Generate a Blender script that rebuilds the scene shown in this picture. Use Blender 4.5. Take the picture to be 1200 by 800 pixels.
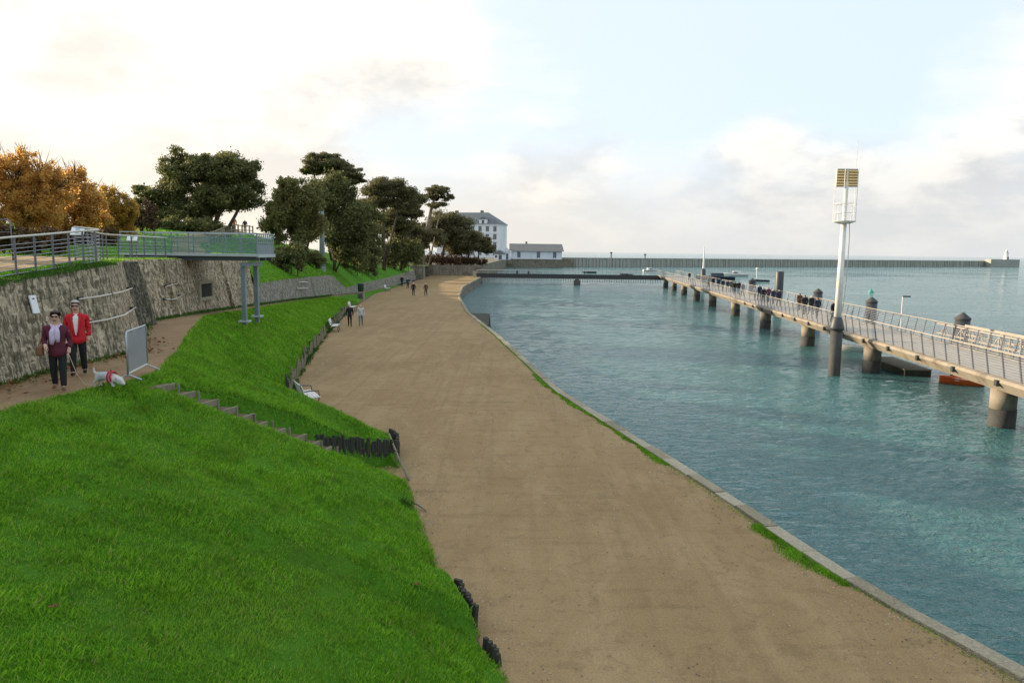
import bpy, bmesh, math, random
import numpy as np
from mathutils import Vector, Matrix

for o in list(bpy.data.objects):
    bpy.data.objects.remove(o, do_unlink=True)
scene = bpy.context.scene
COL = scene.collection
rng = np.random.default_rng(7)
random.seed(7)
R = math.radians

# ------------------------------------------------------------------ camera
F = 867.0                       # focal length in pixels of the 1200 px wide photo
CAM_Z = 6.0
PITCH, ROLL = math.atan(106 / F), R(0.75)
cam_d = bpy.data.cameras.new('camera')
cam_d.sensor_width = 36.0
cam_d.lens = 36.0 * F / 1200.0
cam_d.clip_start = 0.1
cam_d.clip_end = 60000
cam = bpy.data.objects.new('camera', cam_d)
COL.objects.link(cam)
CM = Matrix.Rotation(math.pi / 2 - PITCH, 3, 'X') @ Matrix.Rotation(ROLL, 3, 'Z')
cam.matrix_world = Matrix.Translation((0, 0, CAM_Z)) @ CM.to_4x4()
scene.camera = cam

def ray(px, py):
    return CM @ Vector(((px - 600) / F, (400 - py) / F, -1.0))
def G(px, py, z=0.0):           # pixel -> point on the level z
    d = ray(px, py)
    k = (z - CAM_Z) / d.z
    return Vector((d.x * k, d.y * k, z))
def D(px, py, y):               # pixel -> point at the depth y
    d = ray(px, py)
    k = y / d.y
    return Vector((d.x * k, y, CAM_Z + d.z * k))

# ------------------------------------------------------------------ world, sun, exposure
SUN_AZ, SUN_EL = R(-66), R(13.5)   # azimuth measured from +Y towards +X
sun_dir = Vector((math.sin(SUN_AZ) * math.cos(SUN_EL), math.cos(SUN_AZ) * math.cos(SUN_EL), math.sin(SUN_EL)))
sl = bpy.data.lights.new('sun', 'SUN')
sl.energy = 4.2
sl.angle = R(1.0)
sl.color = (1.0, 0.80, 0.56)
so = bpy.data.objects.new('sun', sl)
COL.objects.link(so)
so.rotation_euler = (-sun_dir).to_track_quat('-Z', 'Y').to_euler()
so.location = (-60, 30, 60)

scene.view_settings.view_transform = 'Standard'
scene.view_settings.look = 'None'
scene.view_settings.gamma = 1.0
scene.view_settings.exposure = 1.02
scene.view_settings.use_curve_mapping = False
scene.render.engine = 'CYCLES'
scene.cycles.max_bounces = 6
scene.cycles.transparent_max_bounces = 12
scene.cycles.sample_clamp_indirect = 4.0
scene.cycles.use_denoising = True

class N:
    """small helper round a node tree"""
    def __init__(self, tree):
        self.t = tree
        self.n = tree.nodes
        self.l = tree.links
    def new(self, typ, **kw):
        n = self.n.new(typ)
        for k, v in kw.items():
            setattr(n, k, v)
        return n
    def val(self, sock, v):
        if hasattr(v, 'is_linked') or isinstance(v, bpy.types.NodeSocket):
            self.l.new(v, sock)
        else:
            sock.default_value = v
    def math(self, op, a, b=0.0, c=0.0, clamp=False):
        n = self.new('ShaderNodeMath', operation=op, use_clamp=clamp)
        self.val(n.inputs[0], a); self.val(n.inputs[1], b); self.val(n.inputs[2], c)
        return n.outputs[0]
    def vmath(self, op, a, b=(0, 0, 0)):
        n = self.new('ShaderNodeVectorMath', operation=op)
        self.val(n.inputs[0], a); self.val(n.inputs[1], b)
        return n.outputs['Value' if op in ('DOT_PRODUCT', 'LENGTH', 'DISTANCE') else 'Vector']
    def noise(self, vec, scale, detail=4, rough=0.55, dist=0.0):
        n = self.new('ShaderNodeTexNoise')
        if vec is not None: self.l.new(vec, n.inputs['Vector'])
        n.inputs['Scale'].default_value = scale
        n.inputs['Detail'].default_value = detail
        n.inputs['Roughness'].default_value = rough
        n.inputs['Distortion'].default_value = dist
        return n.outputs['Fac']
    def voronoi(self, vec, scale, feature='F1', out='Distance', rand=1.0):
        n = self.new('ShaderNodeTexVoronoi', feature=feature)
        if vec is not None: self.l.new(vec, n.inputs['Vector'])
        n.inputs['Scale'].default_value = scale
        n.inputs['Randomness'].default_value = rand
        return n.outputs[out]
    def ramp(self, fac, stops):
        n = self.new('ShaderNodeValToRGB')
        self.val(n.inputs[0], fac)
        e = n.color_ramp.elements
        while len(e) < len(stops): e.new(0.5)
        for q, (p, c) in zip(e, stops):
            q.position = p
            q.color = (*c, 1) if len(c) == 3 else c
        return n.outputs[0]
    def mix(self, fac, a, b, mode='MIX'):
        n = self.new('ShaderNodeMix', data_type='RGBA', blend_type=mode)
        self.val(n.inputs[0], fac)
        self.val(n.inputs[6], (*a, 1) if isinstance(a, tuple) and len(a) == 3 else a)
        self.val(n.inputs[7], (*b, 1) if isinstance(b, tuple) and len(b) == 3 else b)
        return n.outputs[2]
    def smooth(self, v, lo, hi, a=0.0, b=1.0):
        n = self.new('ShaderNodeMapRange', interpolation_type='SMOOTHSTEP')
        self.val(n.inputs[0], v)
        n.inputs[1].default_value = lo; n.inputs[2].default_value = hi
        n.inputs[3].default_value = a; n.inputs[4].default_value = b
        return n.outputs[0]
    def scale(self, vec, s):
        n = self.new('ShaderNodeMapping')
        self.l.new(vec, n.inputs['Vector'])
        n.inputs['Scale'].default_value = s
        return n.outputs[0]
    def bump(self, h, strength, dist, normal=None):
        n = self.new('ShaderNodeBump')
        n.inputs['Strength'].default_value = strength
        n.inputs['Distance'].default_value = dist
        self.l.new(h, n.inputs['Height'])
        if normal is not None: self.l.new(normal, n.inputs['Normal'])
        return n.outputs[0]

world = bpy.data.worlds.new('World')
scene.world = world
world.use_nodes = True
w = N(world.node_tree)
w.n.clear()
wo = w.new('ShaderNodeOutputWorld')
bg = w.new('ShaderNodeBackground')
bg.inputs['Strength'].default_value = 0.10
sky = w.new('ShaderNodeTexSky', sky_type='NISHITA')
sky.sun_disc = False
sky.sun_elevation = SUN_EL
sky.sun_rotation = SUN_AZ
sky.air_density = 1.0
sky.dust_density = 1.6
sky.ozone_density = 1.5
dirv = w.new('ShaderNodeTexCoord').outputs['Generated']
sep = w.new('ShaderNodeSeparateXYZ')
w.l.new(dirv, sep.inputs[0])
elev = w.math('MAXIMUM', sep.outputs[2], 0.0)
cosun = w.math('MAXIMUM', w.vmath('DOT_PRODUCT', dirv, tuple(sun_dir)), 0.0)
# clouds: flat layers thickening towards the horizon, cumulus heaps above them
layer = w.noise(w.scale(dirv, (1.6, 1.6, 7.0)), 2.6, 6, 0.55, 0.2)
heap = w.noise(w.scale(dirv, (1.0, 1.0, 1.9)), 3.1, 8, 0.56, 0.15)
def blob(px, py, r, amp):       # a heap of cloud in one direction of the sky
    d = ray(px, py).normalized()
    return w.math('MULTIPLY', w.smooth(w.vmath('DISTANCE', dirv, tuple(d)), r, r * 0.15), amp)
bias = None
for b in ((170, 130, .30, .30), (480, 60, .13, .25), (330, 70, .16, .22), (1190, 120, .13, .20), (880, 165, .09, .22), (945, 85, .06, .16),
          (660, 160, .14, .14), (60, 60, .2, .16), (740, 60, .26, -.24), (1000, 20, .22, -.24), (270, 10, .07, -.16), (1070, 90, .08, .1)):
    v = blob(*b)
    bias = v if bias is None else w.math('ADD', bias, v)
low = w.smooth(elev, 0.23, 0.02)
cov = w.math('ADD', w.math('ADD', heap, w.math('MULTIPLY', low, 0.22)), bias)
cov = w.math('ADD', cov, w.math('MULTIPLY', w.math('SUBTRACT', layer, 0.5), 0.35))
mask = w.smooth(cov, 0.44, 0.80)
thick = w.smooth(cov, 0.60, 0.95)
glow = w.math('POWER', cosun, 1.5)
fine = w.noise(w.scale(dirv, (1.0, 1.0, 2.2)), 7.0, 6, 0.55, 0.1)
lit = w.smooth(w.math('ADD', fine, w.math('MULTIPLY', elev, 0.7)), 0.46, 0.66)
shade_c = w.mix(glow, (3.45, 3.50, 3.58), (5.5, 5.1, 4.45))
lit_c = w.mix(glow, (5.6, 5.35, 4.85), (6.3, 5.85, 5.0))
cloud_c = w.mix(w.math('MULTIPLY', lit, 1.0), shade_c, lit_c)
airc = w.mix(w.math('MULTIPLY', glow, 1.0), (4.35, 5.05, 5.8), (5.2, 5.3, 5.3))
clear = w.mix(0.86, sky.outputs[0], airc)
hazec = w.mix(glow, (3.85, 3.88, 3.82), (6.2, 5.2, 3.9))
cl = w.mix(w.math('MULTIPLY', mask, 0.93), clear, cloud_c)
cl = w.mix(w.smooth(elev, 0.16, 0.0, 0.0, 0.80), cl, hazec)
w.l.new(cl, bg.inputs['Color'])
w.l.new(bg.outputs[0], wo.inputs[0])

# ------------------------------------------------------------------ materials
MATS = {}
def mat(name):
    m = bpy.data.materials.new(name)
    m.use_nodes = True
    n = N(m.node_tree)
    b = m.node_tree.nodes['Principled BSDF']
    MATS[name] = m
    return m, n, b
def simple(name, col, rough=0.7, metal=0.0, var=0.18, scale=6.0, bump=0.15, bdist=0.01, dirt_shade=None):
    m, n, b = mat(name)
    co = n.new('ShaderNodeTexCoord').outputs['Object']
    f = n.noise(co, scale, 5, 0.6)
    c = n.mix(f, tuple(v * (1 - var) for v in col), tuple(min(1, v * (1 + var)) for v in col))
    if dirt_shade:
        g = n.smooth(n.noise(n.scale(co, (1, 1, 0.35)), scale * 0.6, 5, 0.7), 0.48, 0.68)
        c = n.mix(n.math('MULTIPLY', g, 0.7), c, dirt_shade)
    n.l.new(c, b.inputs['Base Color'])
    b.inputs['Roughness'].default_value = rough
    b.inputs['Metallic'].default_value = metal
    if bump:
        n.l.new(n.bump(n.noise(co, scale * 6, 3), bump, bdist), b.inputs['Normal'])
    return m
def geo_pos(n):
    return n.new('ShaderNodeNewGeometry').outputs['Position']
# --- sand of the promenade and of the footpath
def sand(name, c0, c1, c2):
    m, n, b = mat(name)
    p = geo_pos(n)
    big = n.noise(p, 0.12, 5, 0.6, 0.4)
    mid = n.noise(n.scale(p, (1.0, 0.35, 1.0)), 0.9, 6, 0.65, 0.6)
    fine = n.noise(p, 26.0, 4, 0.7)
    c = n.mix(n.smooth(big, 0.35, 0.65), c0, c1)
    c = n.mix(n.math('MULTIPLY', n.smooth(mid, 0.42, 0.66), 0.55), c, c2)
    c = n.mix(n.math('MULTIPLY', n.smooth(n.noise(n.scale(p, (0.30, 2.6, 1)), 1.0, 5, 0.7, 0.3), 0.50, 0.70), 0.36), c, tuple(v * 0.72 for v in c0))
    # wheel tracks and drag marks running along the walk
    tr = n.noise(n.scale(p, (2.2, 0.045, 1)), 1.0, 4, 0.6, 0.5)
    c = n.mix(n.math('MULTIPLY', n.smooth(tr, 0.50, 0.64), 0.28), c, tuple(v * 0.68 for v in c1))
    peb = n.smooth(n.voronoi(p, 9.0), 0.10, 0.03)
    c = n.mix(n.math('MULTIPLY', peb, n.smooth(n.noise(p, 1.3, 3), 0.50, 0.62)), c, (0.44, 0.40, 0.32))
    lv = n.smooth(n.voronoi(n.scale(p, (1.0, 1.0, 1.0)), 2.3), 0.050, 0.032)
    c = n.mix(n.math('MULTIPLY', lv, n.smooth(n.noise(p, 0.35, 3), 0.46, 0.60)), c, (0.10, 0.065, 0.035))
    c = n.mix(0.8, c, n.mix(fine, (0.06, 0.05, 0.04), (0.88, 0.82, 0.72)), 'SOFT_LIGHT')
    blot = n.noise(p, 2.6, 6, 0.7, 0.8)
    c = n.mix(n.math('MULTIPLY', n.smooth(blot, 0.50, 0.66), 0.35), c, tuple(v * 0.55 for v in c0))
    n.l.new(c, b.inputs['Base Color'])
    b.inputs['Roughness'].default_value = 0.92
    b.inputs['Specular IOR Level'].default_value = 0.2
    h = n.math('ADD', n.math('MULTIPLY', fine, 0.35), n.math('MULTIPLY', mid, 1.2))
    n.l.new(n.bump(h, 0.6, 0.02), b.inputs['Normal'])
    return m
sand('sand', (0.280, 0.200, 0.106), (0.330, 0.240, 0.132), (0.385, 0.292, 0.170))
sand('path_sand', (0.24, 0.165, 0.095), (0.30, 0.21, 0.125), (0.34, 0.26, 0.165))

# --- turf under the blades
m, n, b = mat('turf')
p = geo_pos(n)
c = n.mix(n.noise(p, 0.7, 5, 0.6), (0.060, 0.175, 0.014), (0.105, 0.300, 0.020))
c = n.mix(n.math('MULTIPLY', n.smooth(n.noise(p, 5.0, 5, 0.65), 0.52, 0.72), 0.7), c, (0.045, 0.085, 0.014))
c = n.mix(n.math('MULTIPLY', n.smooth(n.noise(p, 0.28, 4, 0.6), 0.52, 0.7), 0.55), c, (0.085, 0.15, 0.016))
n.l.new(c, b.inputs['Base Color'])
b.inputs['Roughness'].default_value = 0.9
b.inputs['Specular IOR Level'].default_value = 0.1
n.l.new(n.bump(n.noise(p, 9.0, 6, 0.7), 1.0, 0.12), b.inputs['Normal'])

# --- grass blades, leaves
def leafmat(name, cols, trans=0.35, rough=0.6, tcol=None, clump=0.6):
    m, n, b = mat(name)
    g = n.new('ShaderNodeNewGeometry')
    rnd = g.outputs['Random Per Island']
    c = n.ramp(rnd, [(i / max(1, len(cols) - 1), q) for i, q in enumerate(cols)])
    big = n.noise(g.outputs['Position'], clump, 4, 0.6)
    c = n.mix(0.7, c, n.mix(n.smooth(big, 0.33, 0.68), (0.36, 0.36, 0.36), (0.62, 0.62, 0.58)), 'OVERLAY')
    if name == 'grass':      # patchy: drier and lusher areas, dark clover
        gp = g.outputs['Position']
        c = n.mix(n.math('MULTIPLY', n.smooth(n.noise(gp, 0.33, 5, 0.65), 0.50, 0.68), 0.40), c, (0.27, 0.46, 0.05))
        c = n.mix(n.math('MULTIPLY', n.smooth(n.noise(gp, 2.1, 5, 0.7), 0.55, 0.66), 0.50), c, (0.050, 0.150, 0.016))
        c = n.mix(n.math('MULTIPLY', n.smooth(rnd, 0.955, 0.965), 0.8), c, (0.38, 0.32, 0.14))
    n.l.new(c, b.inputs['Base Color'])
    b.inputs['Roughness'].default_value = rough
    b.inputs['Specular IOR Level'].default_value = 0.15
    t = n.new('ShaderNodeBsdfTranslucent')
    if tcol: n.l.new(n.mix(0.55, c, tcol), t.inputs[0])
    else: n.l.new(c, t.inputs[0])
    mx = n.new('ShaderNodeMixShader')
    mx.inputs[0].default_value = trans
    n.l.new(b.outputs[0], mx.inputs[1])
    n.l.new(t.outputs[0], mx.inputs[2])
    n.l.new(mx.outputs[0], m.node_tree.nodes['Material Output'].inputs[0])
    return m
leafmat('grass', [(0.080, 0.225, 0.012), (0.140, 0.350, 0.016), (0.215, 0.460, 0.022), (0.31, 0.48, 0.05)], 0.40, 0.6, None, 1.1)
leafmat('autumn_leaf', [(0.44, 0.20, 0.06), (0.58, 0.31, 0.09), (0.66, 0.42, 0.14), (0.50, 0.36, 0.12), (0.42, 0.32, 0.11)], 0.70, 0.6, (0.80, 0.48, 0.14))
leafmat('ochre_leaf', [(0.36, 0.19, 0.05), (0.46, 0.30, 0.07), (0.34, 0.27, 0.06), (0.24, 0.22, 0.06)], 0.66, 0.6, (0.65, 0.42, 0.09))
leafmat('oak_leaf', [(0.095, 0.110, 0.045), (0.145, 0.160, 0.062), (0.26, 0.245, 0.090)], 0.45)
leafmat('olive_leaf', [(0.16, 0.17, 0.07), (0.24, 0.24, 0.09), (0.21, 0.20, 0.065)], 0.50)
leafmat('pine_needle', [(0.105, 0.105, 0.055), (0.155, 0.148, 0.072), (0.26, 0.225, 0.105)], 0.42)
leafmat('brown_twig', [(0.09, 0.05, 0.03), (0.13, 0.08, 0.045), (0.10, 0.08, 0.04)], 0.2)
leafmat('weed_leaf', [(0.03, 0.09, 0.012), (0.05, 0.14, 0.016), (0.09, 0.17, 0.03)], 0.3)
leafmat('fallen_leaf', [(0.25, 0.12, 0.04), (0.16, 0.07, 0.03), (0.30, 0.18, 0.07)], 0.2)

leafmat('pebble', [(0.15, 0.12, 0.085), (0.30, 0.25, 0.18), (0.48, 0.43, 0.35), (0.22, 0.17, 0.11)], 0.0, 0.9)

def barkmat(name, c0, c1):
    m, n, b = mat(name)
    co = n.new('ShaderNodeTexCoord').outputs['Object']
    f = n.noise(n.scale(co, (3, 3, 0.5)), 2.5, 5, 0.7, 0.6)
    n.l.new(n.mix(n.smooth(f, 0.35, 0.65), c0, c1), b.inputs['Base Color'])
    b.inputs['Roughness'].default_value = 0.9
    n.l.new(n.bump(f, 0.8, 0.05), b.inputs['Normal'])
barkmat('bark', (0.045, 0.033, 0.025), (0.13, 0.10, 0.075))
barkmat('pale_bark', (0.13, 0.10, 0.075), (0.33, 0.27, 0.21))

# --- rubble masonry
def masonry(name, base, light, dark, moss=0.5, scale=3.2):
    m, n, b = mat(name)
    p = geo_pos(n)
    q = n.scale(p, (1, 1, 1.5))
    cell = n.new('ShaderNodeTexVoronoi'); n.l.new(q, cell.inputs['Vector']); cell.inputs['Scale'].default_value = scale
    tone = n.new('ShaderNodeSeparateColor'); n.l.new(cell.outputs['Color'], tone.inputs[0])
    c = n.mix(tone.outputs[0], base, light)
    c = n.mix(n.math('MULTIPLY', n.smooth(tone.outputs[1], 0.62, 0.9), 0.7), c, dark)
    streak = n.noise(n.scale(p, (2.6, 2.6, 0.12)), 3.4, 8, 0.70, 0.35)
    c = n.mix(n.math('MULTIPLY', n.smooth(streak, 0.44, 0.58), 0.85), c, dark)
    ws = n.noise(n.scale(p, (3.4, 3.4, 0.10)), 3.6, 7, 0.66, 0.3)
    c = n.mix(n.math('MULTIPLY', n.smooth(ws, 0.53, 0.64), 0.8), c, light)
    c = n.mix(n.math('MULTIPLY', n.smooth(n.noise(p, 0.8, 6, 0.7), 0.52, 0.68), moss), c, (0.055, 0.065, 0.028))
    if name == 'kerb_stone':
        rn = n.new('ShaderNodeObjectInfo').outputs['Random']
        c = n.mix(0.5, c, n.ramp(rn, [(0, (0.20, 0.175, 0.12)), (0.5, (0.36, 0.32, 0.23)), (1, (0.50, 0.46, 0.36))]))
    fine = n.noise(p, 22, 4, 0.7)
    c = n.mix(0.6, c, n.mix(fine, (0.15, 0.15, 0.15), (0.8, 0.8, 0.78)), 'SOFT_LIGHT')
    n.l.new(c, b.inputs['Base Color'])
    b.inputs['Roughness'].default_value = 0.93
    b.inputs['Specular IOR Level'].default_value = 0.2
    joint = n.math('MULTIPLY', n.smooth(n.voronoi(q, scale, 'DISTANCE_TO_EDGE'), 0.0, 0.12), 0.45)
    h = n.math('ADD', joint, n.math('MULTIPLY', fine, 0.5))
    n.l.new(n.bump(h, 0.7, 0.03), b.inputs['Normal'])
masonry('wall_stone', (0.32, 0.262, 0.172), (0.60, 0.50, 0.355), (0.085, 0.072, 0.046), 0.5, 6.5)
masonry('dark_wall_stone', (0.29, 0.245, 0.165), (0.55, 0.47, 0.34), (0.075, 0.068, 0.046), 0.6, 6.5)
masonry('dark_strip_stone', (0.07, 0.065, 0.045), (0.20, 0.18, 0.13), (0.03, 0.03, 0.022), 0.7, 7.0)
masonry('low_wall_stone', (0.22, 0.215, 0.17), (0.38, 0.36, 0.30), (0.10, 0.10, 0.075), 0.5, 5.0)
masonry('quay_stone', (0.20, 0.185, 0.15), (0.30, 0.28, 0.23), (0.06, 0.06, 0.05), 0.6, 1.6)
masonry('far_stone', (0.20, 0.18, 0.13), (0.30, 0.27, 0.21), (0.12, 0.11, 0.085), 0.3, 1.2)
masonry('kerb_stone', (0.34, 0.30, 0.215), (0.41, 0.365, 0.275), (0.24, 0.21, 0.15), 0.2, 11.0)

# --- water
m, n, b = mat('water')
p = geo_pos(n)
big = n.noise(n.scale(p, (0.35, 1.0, 1)), 0.22, 4, 0.55, 0.3)
w1 = n.noise(n.scale(p, (0.45, 1.0, 1)), 0.75, 4, 0.55, 0.5)
w2 = n.noise(n.scale(p, (0.55, 1.0, 1)), 2.4, 4, 0.6, 0.4)
w3 = n.noise(p, 7.0, 3, 0.6, 0.2)
h = n.math('ADD', n.math('MULTIPLY', big, 0.06), n.math('ADD', n.math('MULTIPLY', w1, 0.13), n.math('ADD', n.math('MULTIPLY', w2, 0.30), n.math('MULTIPLY', w3, 0.11))))
c = n.mix(n.noise(p, 0.02, 2, 0.5), (0.050, 0.150, 0.152), (0.064, 0.178, 0.178))
n.l.new(c, b.inputs['Base Color'])
n.l.new(n.smooth(n.noise(n.scale(p, (0.5, 1, 1)), 0.05, 4, 0.6), 0.35, 0.65, 0.05, 0.13), b.inputs['Roughness'])
b.inputs['IOR'].default_value = 1.33
n.l.new(n.bump(h, 1.0, 1.15), b.inputs['Normal'])

# --- plain materials
simple('galvanised', (0.40, 0.43, 0.46), 0.45, 0.6, 0.12, 3, 0.05)
simple('rail_steel', (0.15, 0.15, 0.18), 0.45, 0.5, 0.15, 4, 0.05)
simple('rail_white', (0.56, 0.53, 0.46), 0.45, 0.0, 0.08, 4, 0.05)
simple('platform_paint', (0.17, 0.23, 0.25), 0.5, 0.0, 0.15, 3, 0.08, 0.01, (0.12, 0.15, 0.15))
simple('platform_light', (0.36, 0.43, 0.43), 0.5, 0.0, 0.12, 3, 0.08)
simple('deck_dark', (0.08, 0.10, 0.12), 0.6, 0.0, 0.2, 3, 0.1)
simple('white_paint', (0.74, 0.73, 0.69), 0.45, 0.0, 0.07, 3, 0.06, 0.01, (0.55, 0.50, 0.42))
simple('concrete', (0.27, 0.235, 0.185), 0.85, 0.0, 0.3, 1.6, 0.3, 0.02, (0.11, 0.085, 0.06))  # dirt blotches also put the edge beams' brown shadows into the colour
simple('pier_deck', (0.34, 0.305, 0.255), 0.8, 0.0, 0.18, 1.5, 0.2, 0.01, (0.30, 0.26, 0.21))
simple('pile_dark', (0.050, 0.052, 0.050), 0.8, 0.0, 0.4, 2.5, 0.4, 0.02, (0.10, 0.085, 0.06))
simple('cap_dark', (0.045, 0.05, 0.058), 0.5, 0.0, 0.2, 2.5, 0.1)
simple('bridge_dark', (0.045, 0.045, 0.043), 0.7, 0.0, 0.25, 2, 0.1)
simple('weathered_wood', (0.22, 0.19, 0.13), 0.85, 0.0, 0.35, 5, 0.5, 0.01, (0.12, 0.11, 0.075))
simple('dark_wood', (0.040, 0.040, 0.030), 0.9, 0.0, 0.4, 6, 0.6, 0.02, (0.055, 0.07, 0.03))
simple('lamp_amber', (0.85, 0.60, 0.28), 0.5, 0.0, 0.15, 6, 0.05)
simple('lamp_back', (0.40, 0.28, 0.14), 0.6, 0.0, 0.2, 6, 0.05)
simple('iron', (0.05, 0.055, 0.055), 0.5, 0.2, 0.2, 6, 0.1)
simple('slat_white', (0.72, 0.71, 0.67), 0.5, 0.0, 0.08, 6, 0.08)
simple('slate', (0.12, 0.14, 0.155), 0.7, 0.0, 0.18, 0.6, 0.1)
simple('shed_roof', (0.20, 0.195, 0.18), 0.8, 0.0, 0.15, 0.5, 0.1)
simple('facade_white', (0.68, 0.72, 0.76), 0.85, 0.0, 0.06, 0.3, 0.05, 0.01, (0.58, 0.62, 0.65))
simple('window_glass', (0.07, 0.09, 0.11), 0.15, 0.0, 0.2, 1, 0)
simple('window_frame', (0.40, 0.43, 0.45), 0.6, 0.0, 0.1, 1, 0)
simple('breakwater_stone', (0.33, 0.34, 0.295), 0.9, 0.0, 0.3, 0.25, 0.2, 0.05, (0.27, 0.28, 0.245))
simple('breakwater_rib', (0.34, 0.35, 0.30), 0.9, 0.0, 0.3, 0.25, 0.2, 0.05, (0.26, 0.27, 0.235))
simple('sign_white', (0.75, 0.77, 0.78), 0.5, 0.0, 0.05, 5, 0)
simple('sign_blue', (0.30, 0.45, 0.55), 0.5, 0.0, 0.15, 5, 0)
simple('boat_orange', (0.85, 0.16, 0.04), 0.5, 0.0, 0.12, 3, 0.05)
simple('boat_white', (0.72, 0.72, 0.70), 0.4, 0.0, 0.08, 3, 0.05)
simple('boat_dark', (0.04, 0.05, 0.07), 0.4, 0.0, 0.2, 3, 0.05)
simple('buoy_green', (0.05, 0.33, 0.28), 0.5, 0.0, 0.1, 3, 0)
simple('rock_dark', (0.036, 0.034, 0.020), 0.9, 0.0, 0.5, 1.5, 0.8, 0.05, (0.022, 0.030, 0.012))
simple('column_grey', (0.22, 0.26, 0.27), 0.6, 0.0, 0.12, 2, 0.1, 0.01, (0.16, 0.19, 0.18))
simple('bin_green', (0.025, 0.06, 0.05), 0.5, 0.0, 0.2, 4, 0.05)
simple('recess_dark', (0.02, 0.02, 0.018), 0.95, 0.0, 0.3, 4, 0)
simple('earth', (0.14, 0.095, 0.055), 0.95, 0.0, 0.35, 4, 0.8, 0.03)
simple('litter_brown', (0.17, 0.10, 0.055), 0.9, 0.0, 0.4, 6, 0.3)
m, n, b = mat('panel_glass')
b.inputs['Base Color'].default_value = (0.55, 0.68, 0.68, 1)
b.inputs['Roughness'].default_value = 0.12
tr = n.new('ShaderNodeBsdfTransparent'); tr.inputs[0].default_value = (0.80, 0.88, 0.86, 1)
mx = n.new('ShaderNodeMixShader'); mx.inputs[0].default_value = 0.93
n.l.new(b.outputs[0], mx.inputs[1]); n.l.new(tr.outputs[0], mx.inputs[2])
n.l.new(mx.outputs[0], m.node_tree.nodes['Material Output'].inputs[0])
# cloth, skin, hair, coats of the people
def cloth(name, c): return simple('cloth_' + name, c, 0.9, 0.0, 0.25, 14, 0.35, 0.01)
for k, c in dict(burgundy=(0.095, 0.014, 0.030), scarlet=(0.52, 0.012, 0.022), black=(0.012, 0.012, 0.014), navy=(0.018, 0.025, 0.05),
                 lilac=(0.52, 0.44, 0.60), white=(0.70, 0.68, 0.64), denim=(0.10, 0.15, 0.22), grey=(0.22, 0.22, 0.23), palegrey=(0.48, 0.48, 0.47),
                 brown=(0.10, 0.055, 0.03), tan=(0.38, 0.25, 0.14), orange=(0.50, 0.20, 0.05), olive=(0.09, 0.09, 0.05), plum=(0.09, 0.03, 0.06)).items():
    cloth(k, c)
simple('skin', (0.58, 0.36, 0.26), 0.55, 0.0, 0.08, 20, 0.05)
simple('hair_dark', (0.035, 0.020, 0.016), 0.6, 0.0, 0.4, 30, 0.5, 0.01)
simple('hair_grey', (0.42, 0.39, 0.36), 0.6, 0.0, 0.3, 30, 0.5, 0.01)
simple('hair_brown', (0.09, 0.05, 0.03), 0.6, 0.0, 0.4, 30, 0.5, 0.01)
simple('lens_black', (0.01, 0.01, 0.012), 0.12, 0.0, 0.0, 3, 0)
simple('leather_brown', (0.16, 0.07, 0.035), 0.5, 0.0, 0.25, 12, 0.2)
simple('shoe_pale', (0.40, 0.36, 0.33), 0.7, 0.0, 0.2, 12, 0.1)
simple('dog_coat', (0.70, 0.69, 0.66), 0.9, 0.0, 0.14, 18, 0.9, 0.03)
simple('dog_grey', (0.42, 0.46, 0.50), 0.9, 0.0, 0.2, 18, 0.6, 0.02)
simple('harness_red', (0.45, 0.015, 0.04), 0.7, 0.0, 0.15, 12, 0.1)
simple('rope_tan', (0.45, 0.36, 0.25), 0.8, 0.0, 0.1, 12, 0.1)

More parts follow.
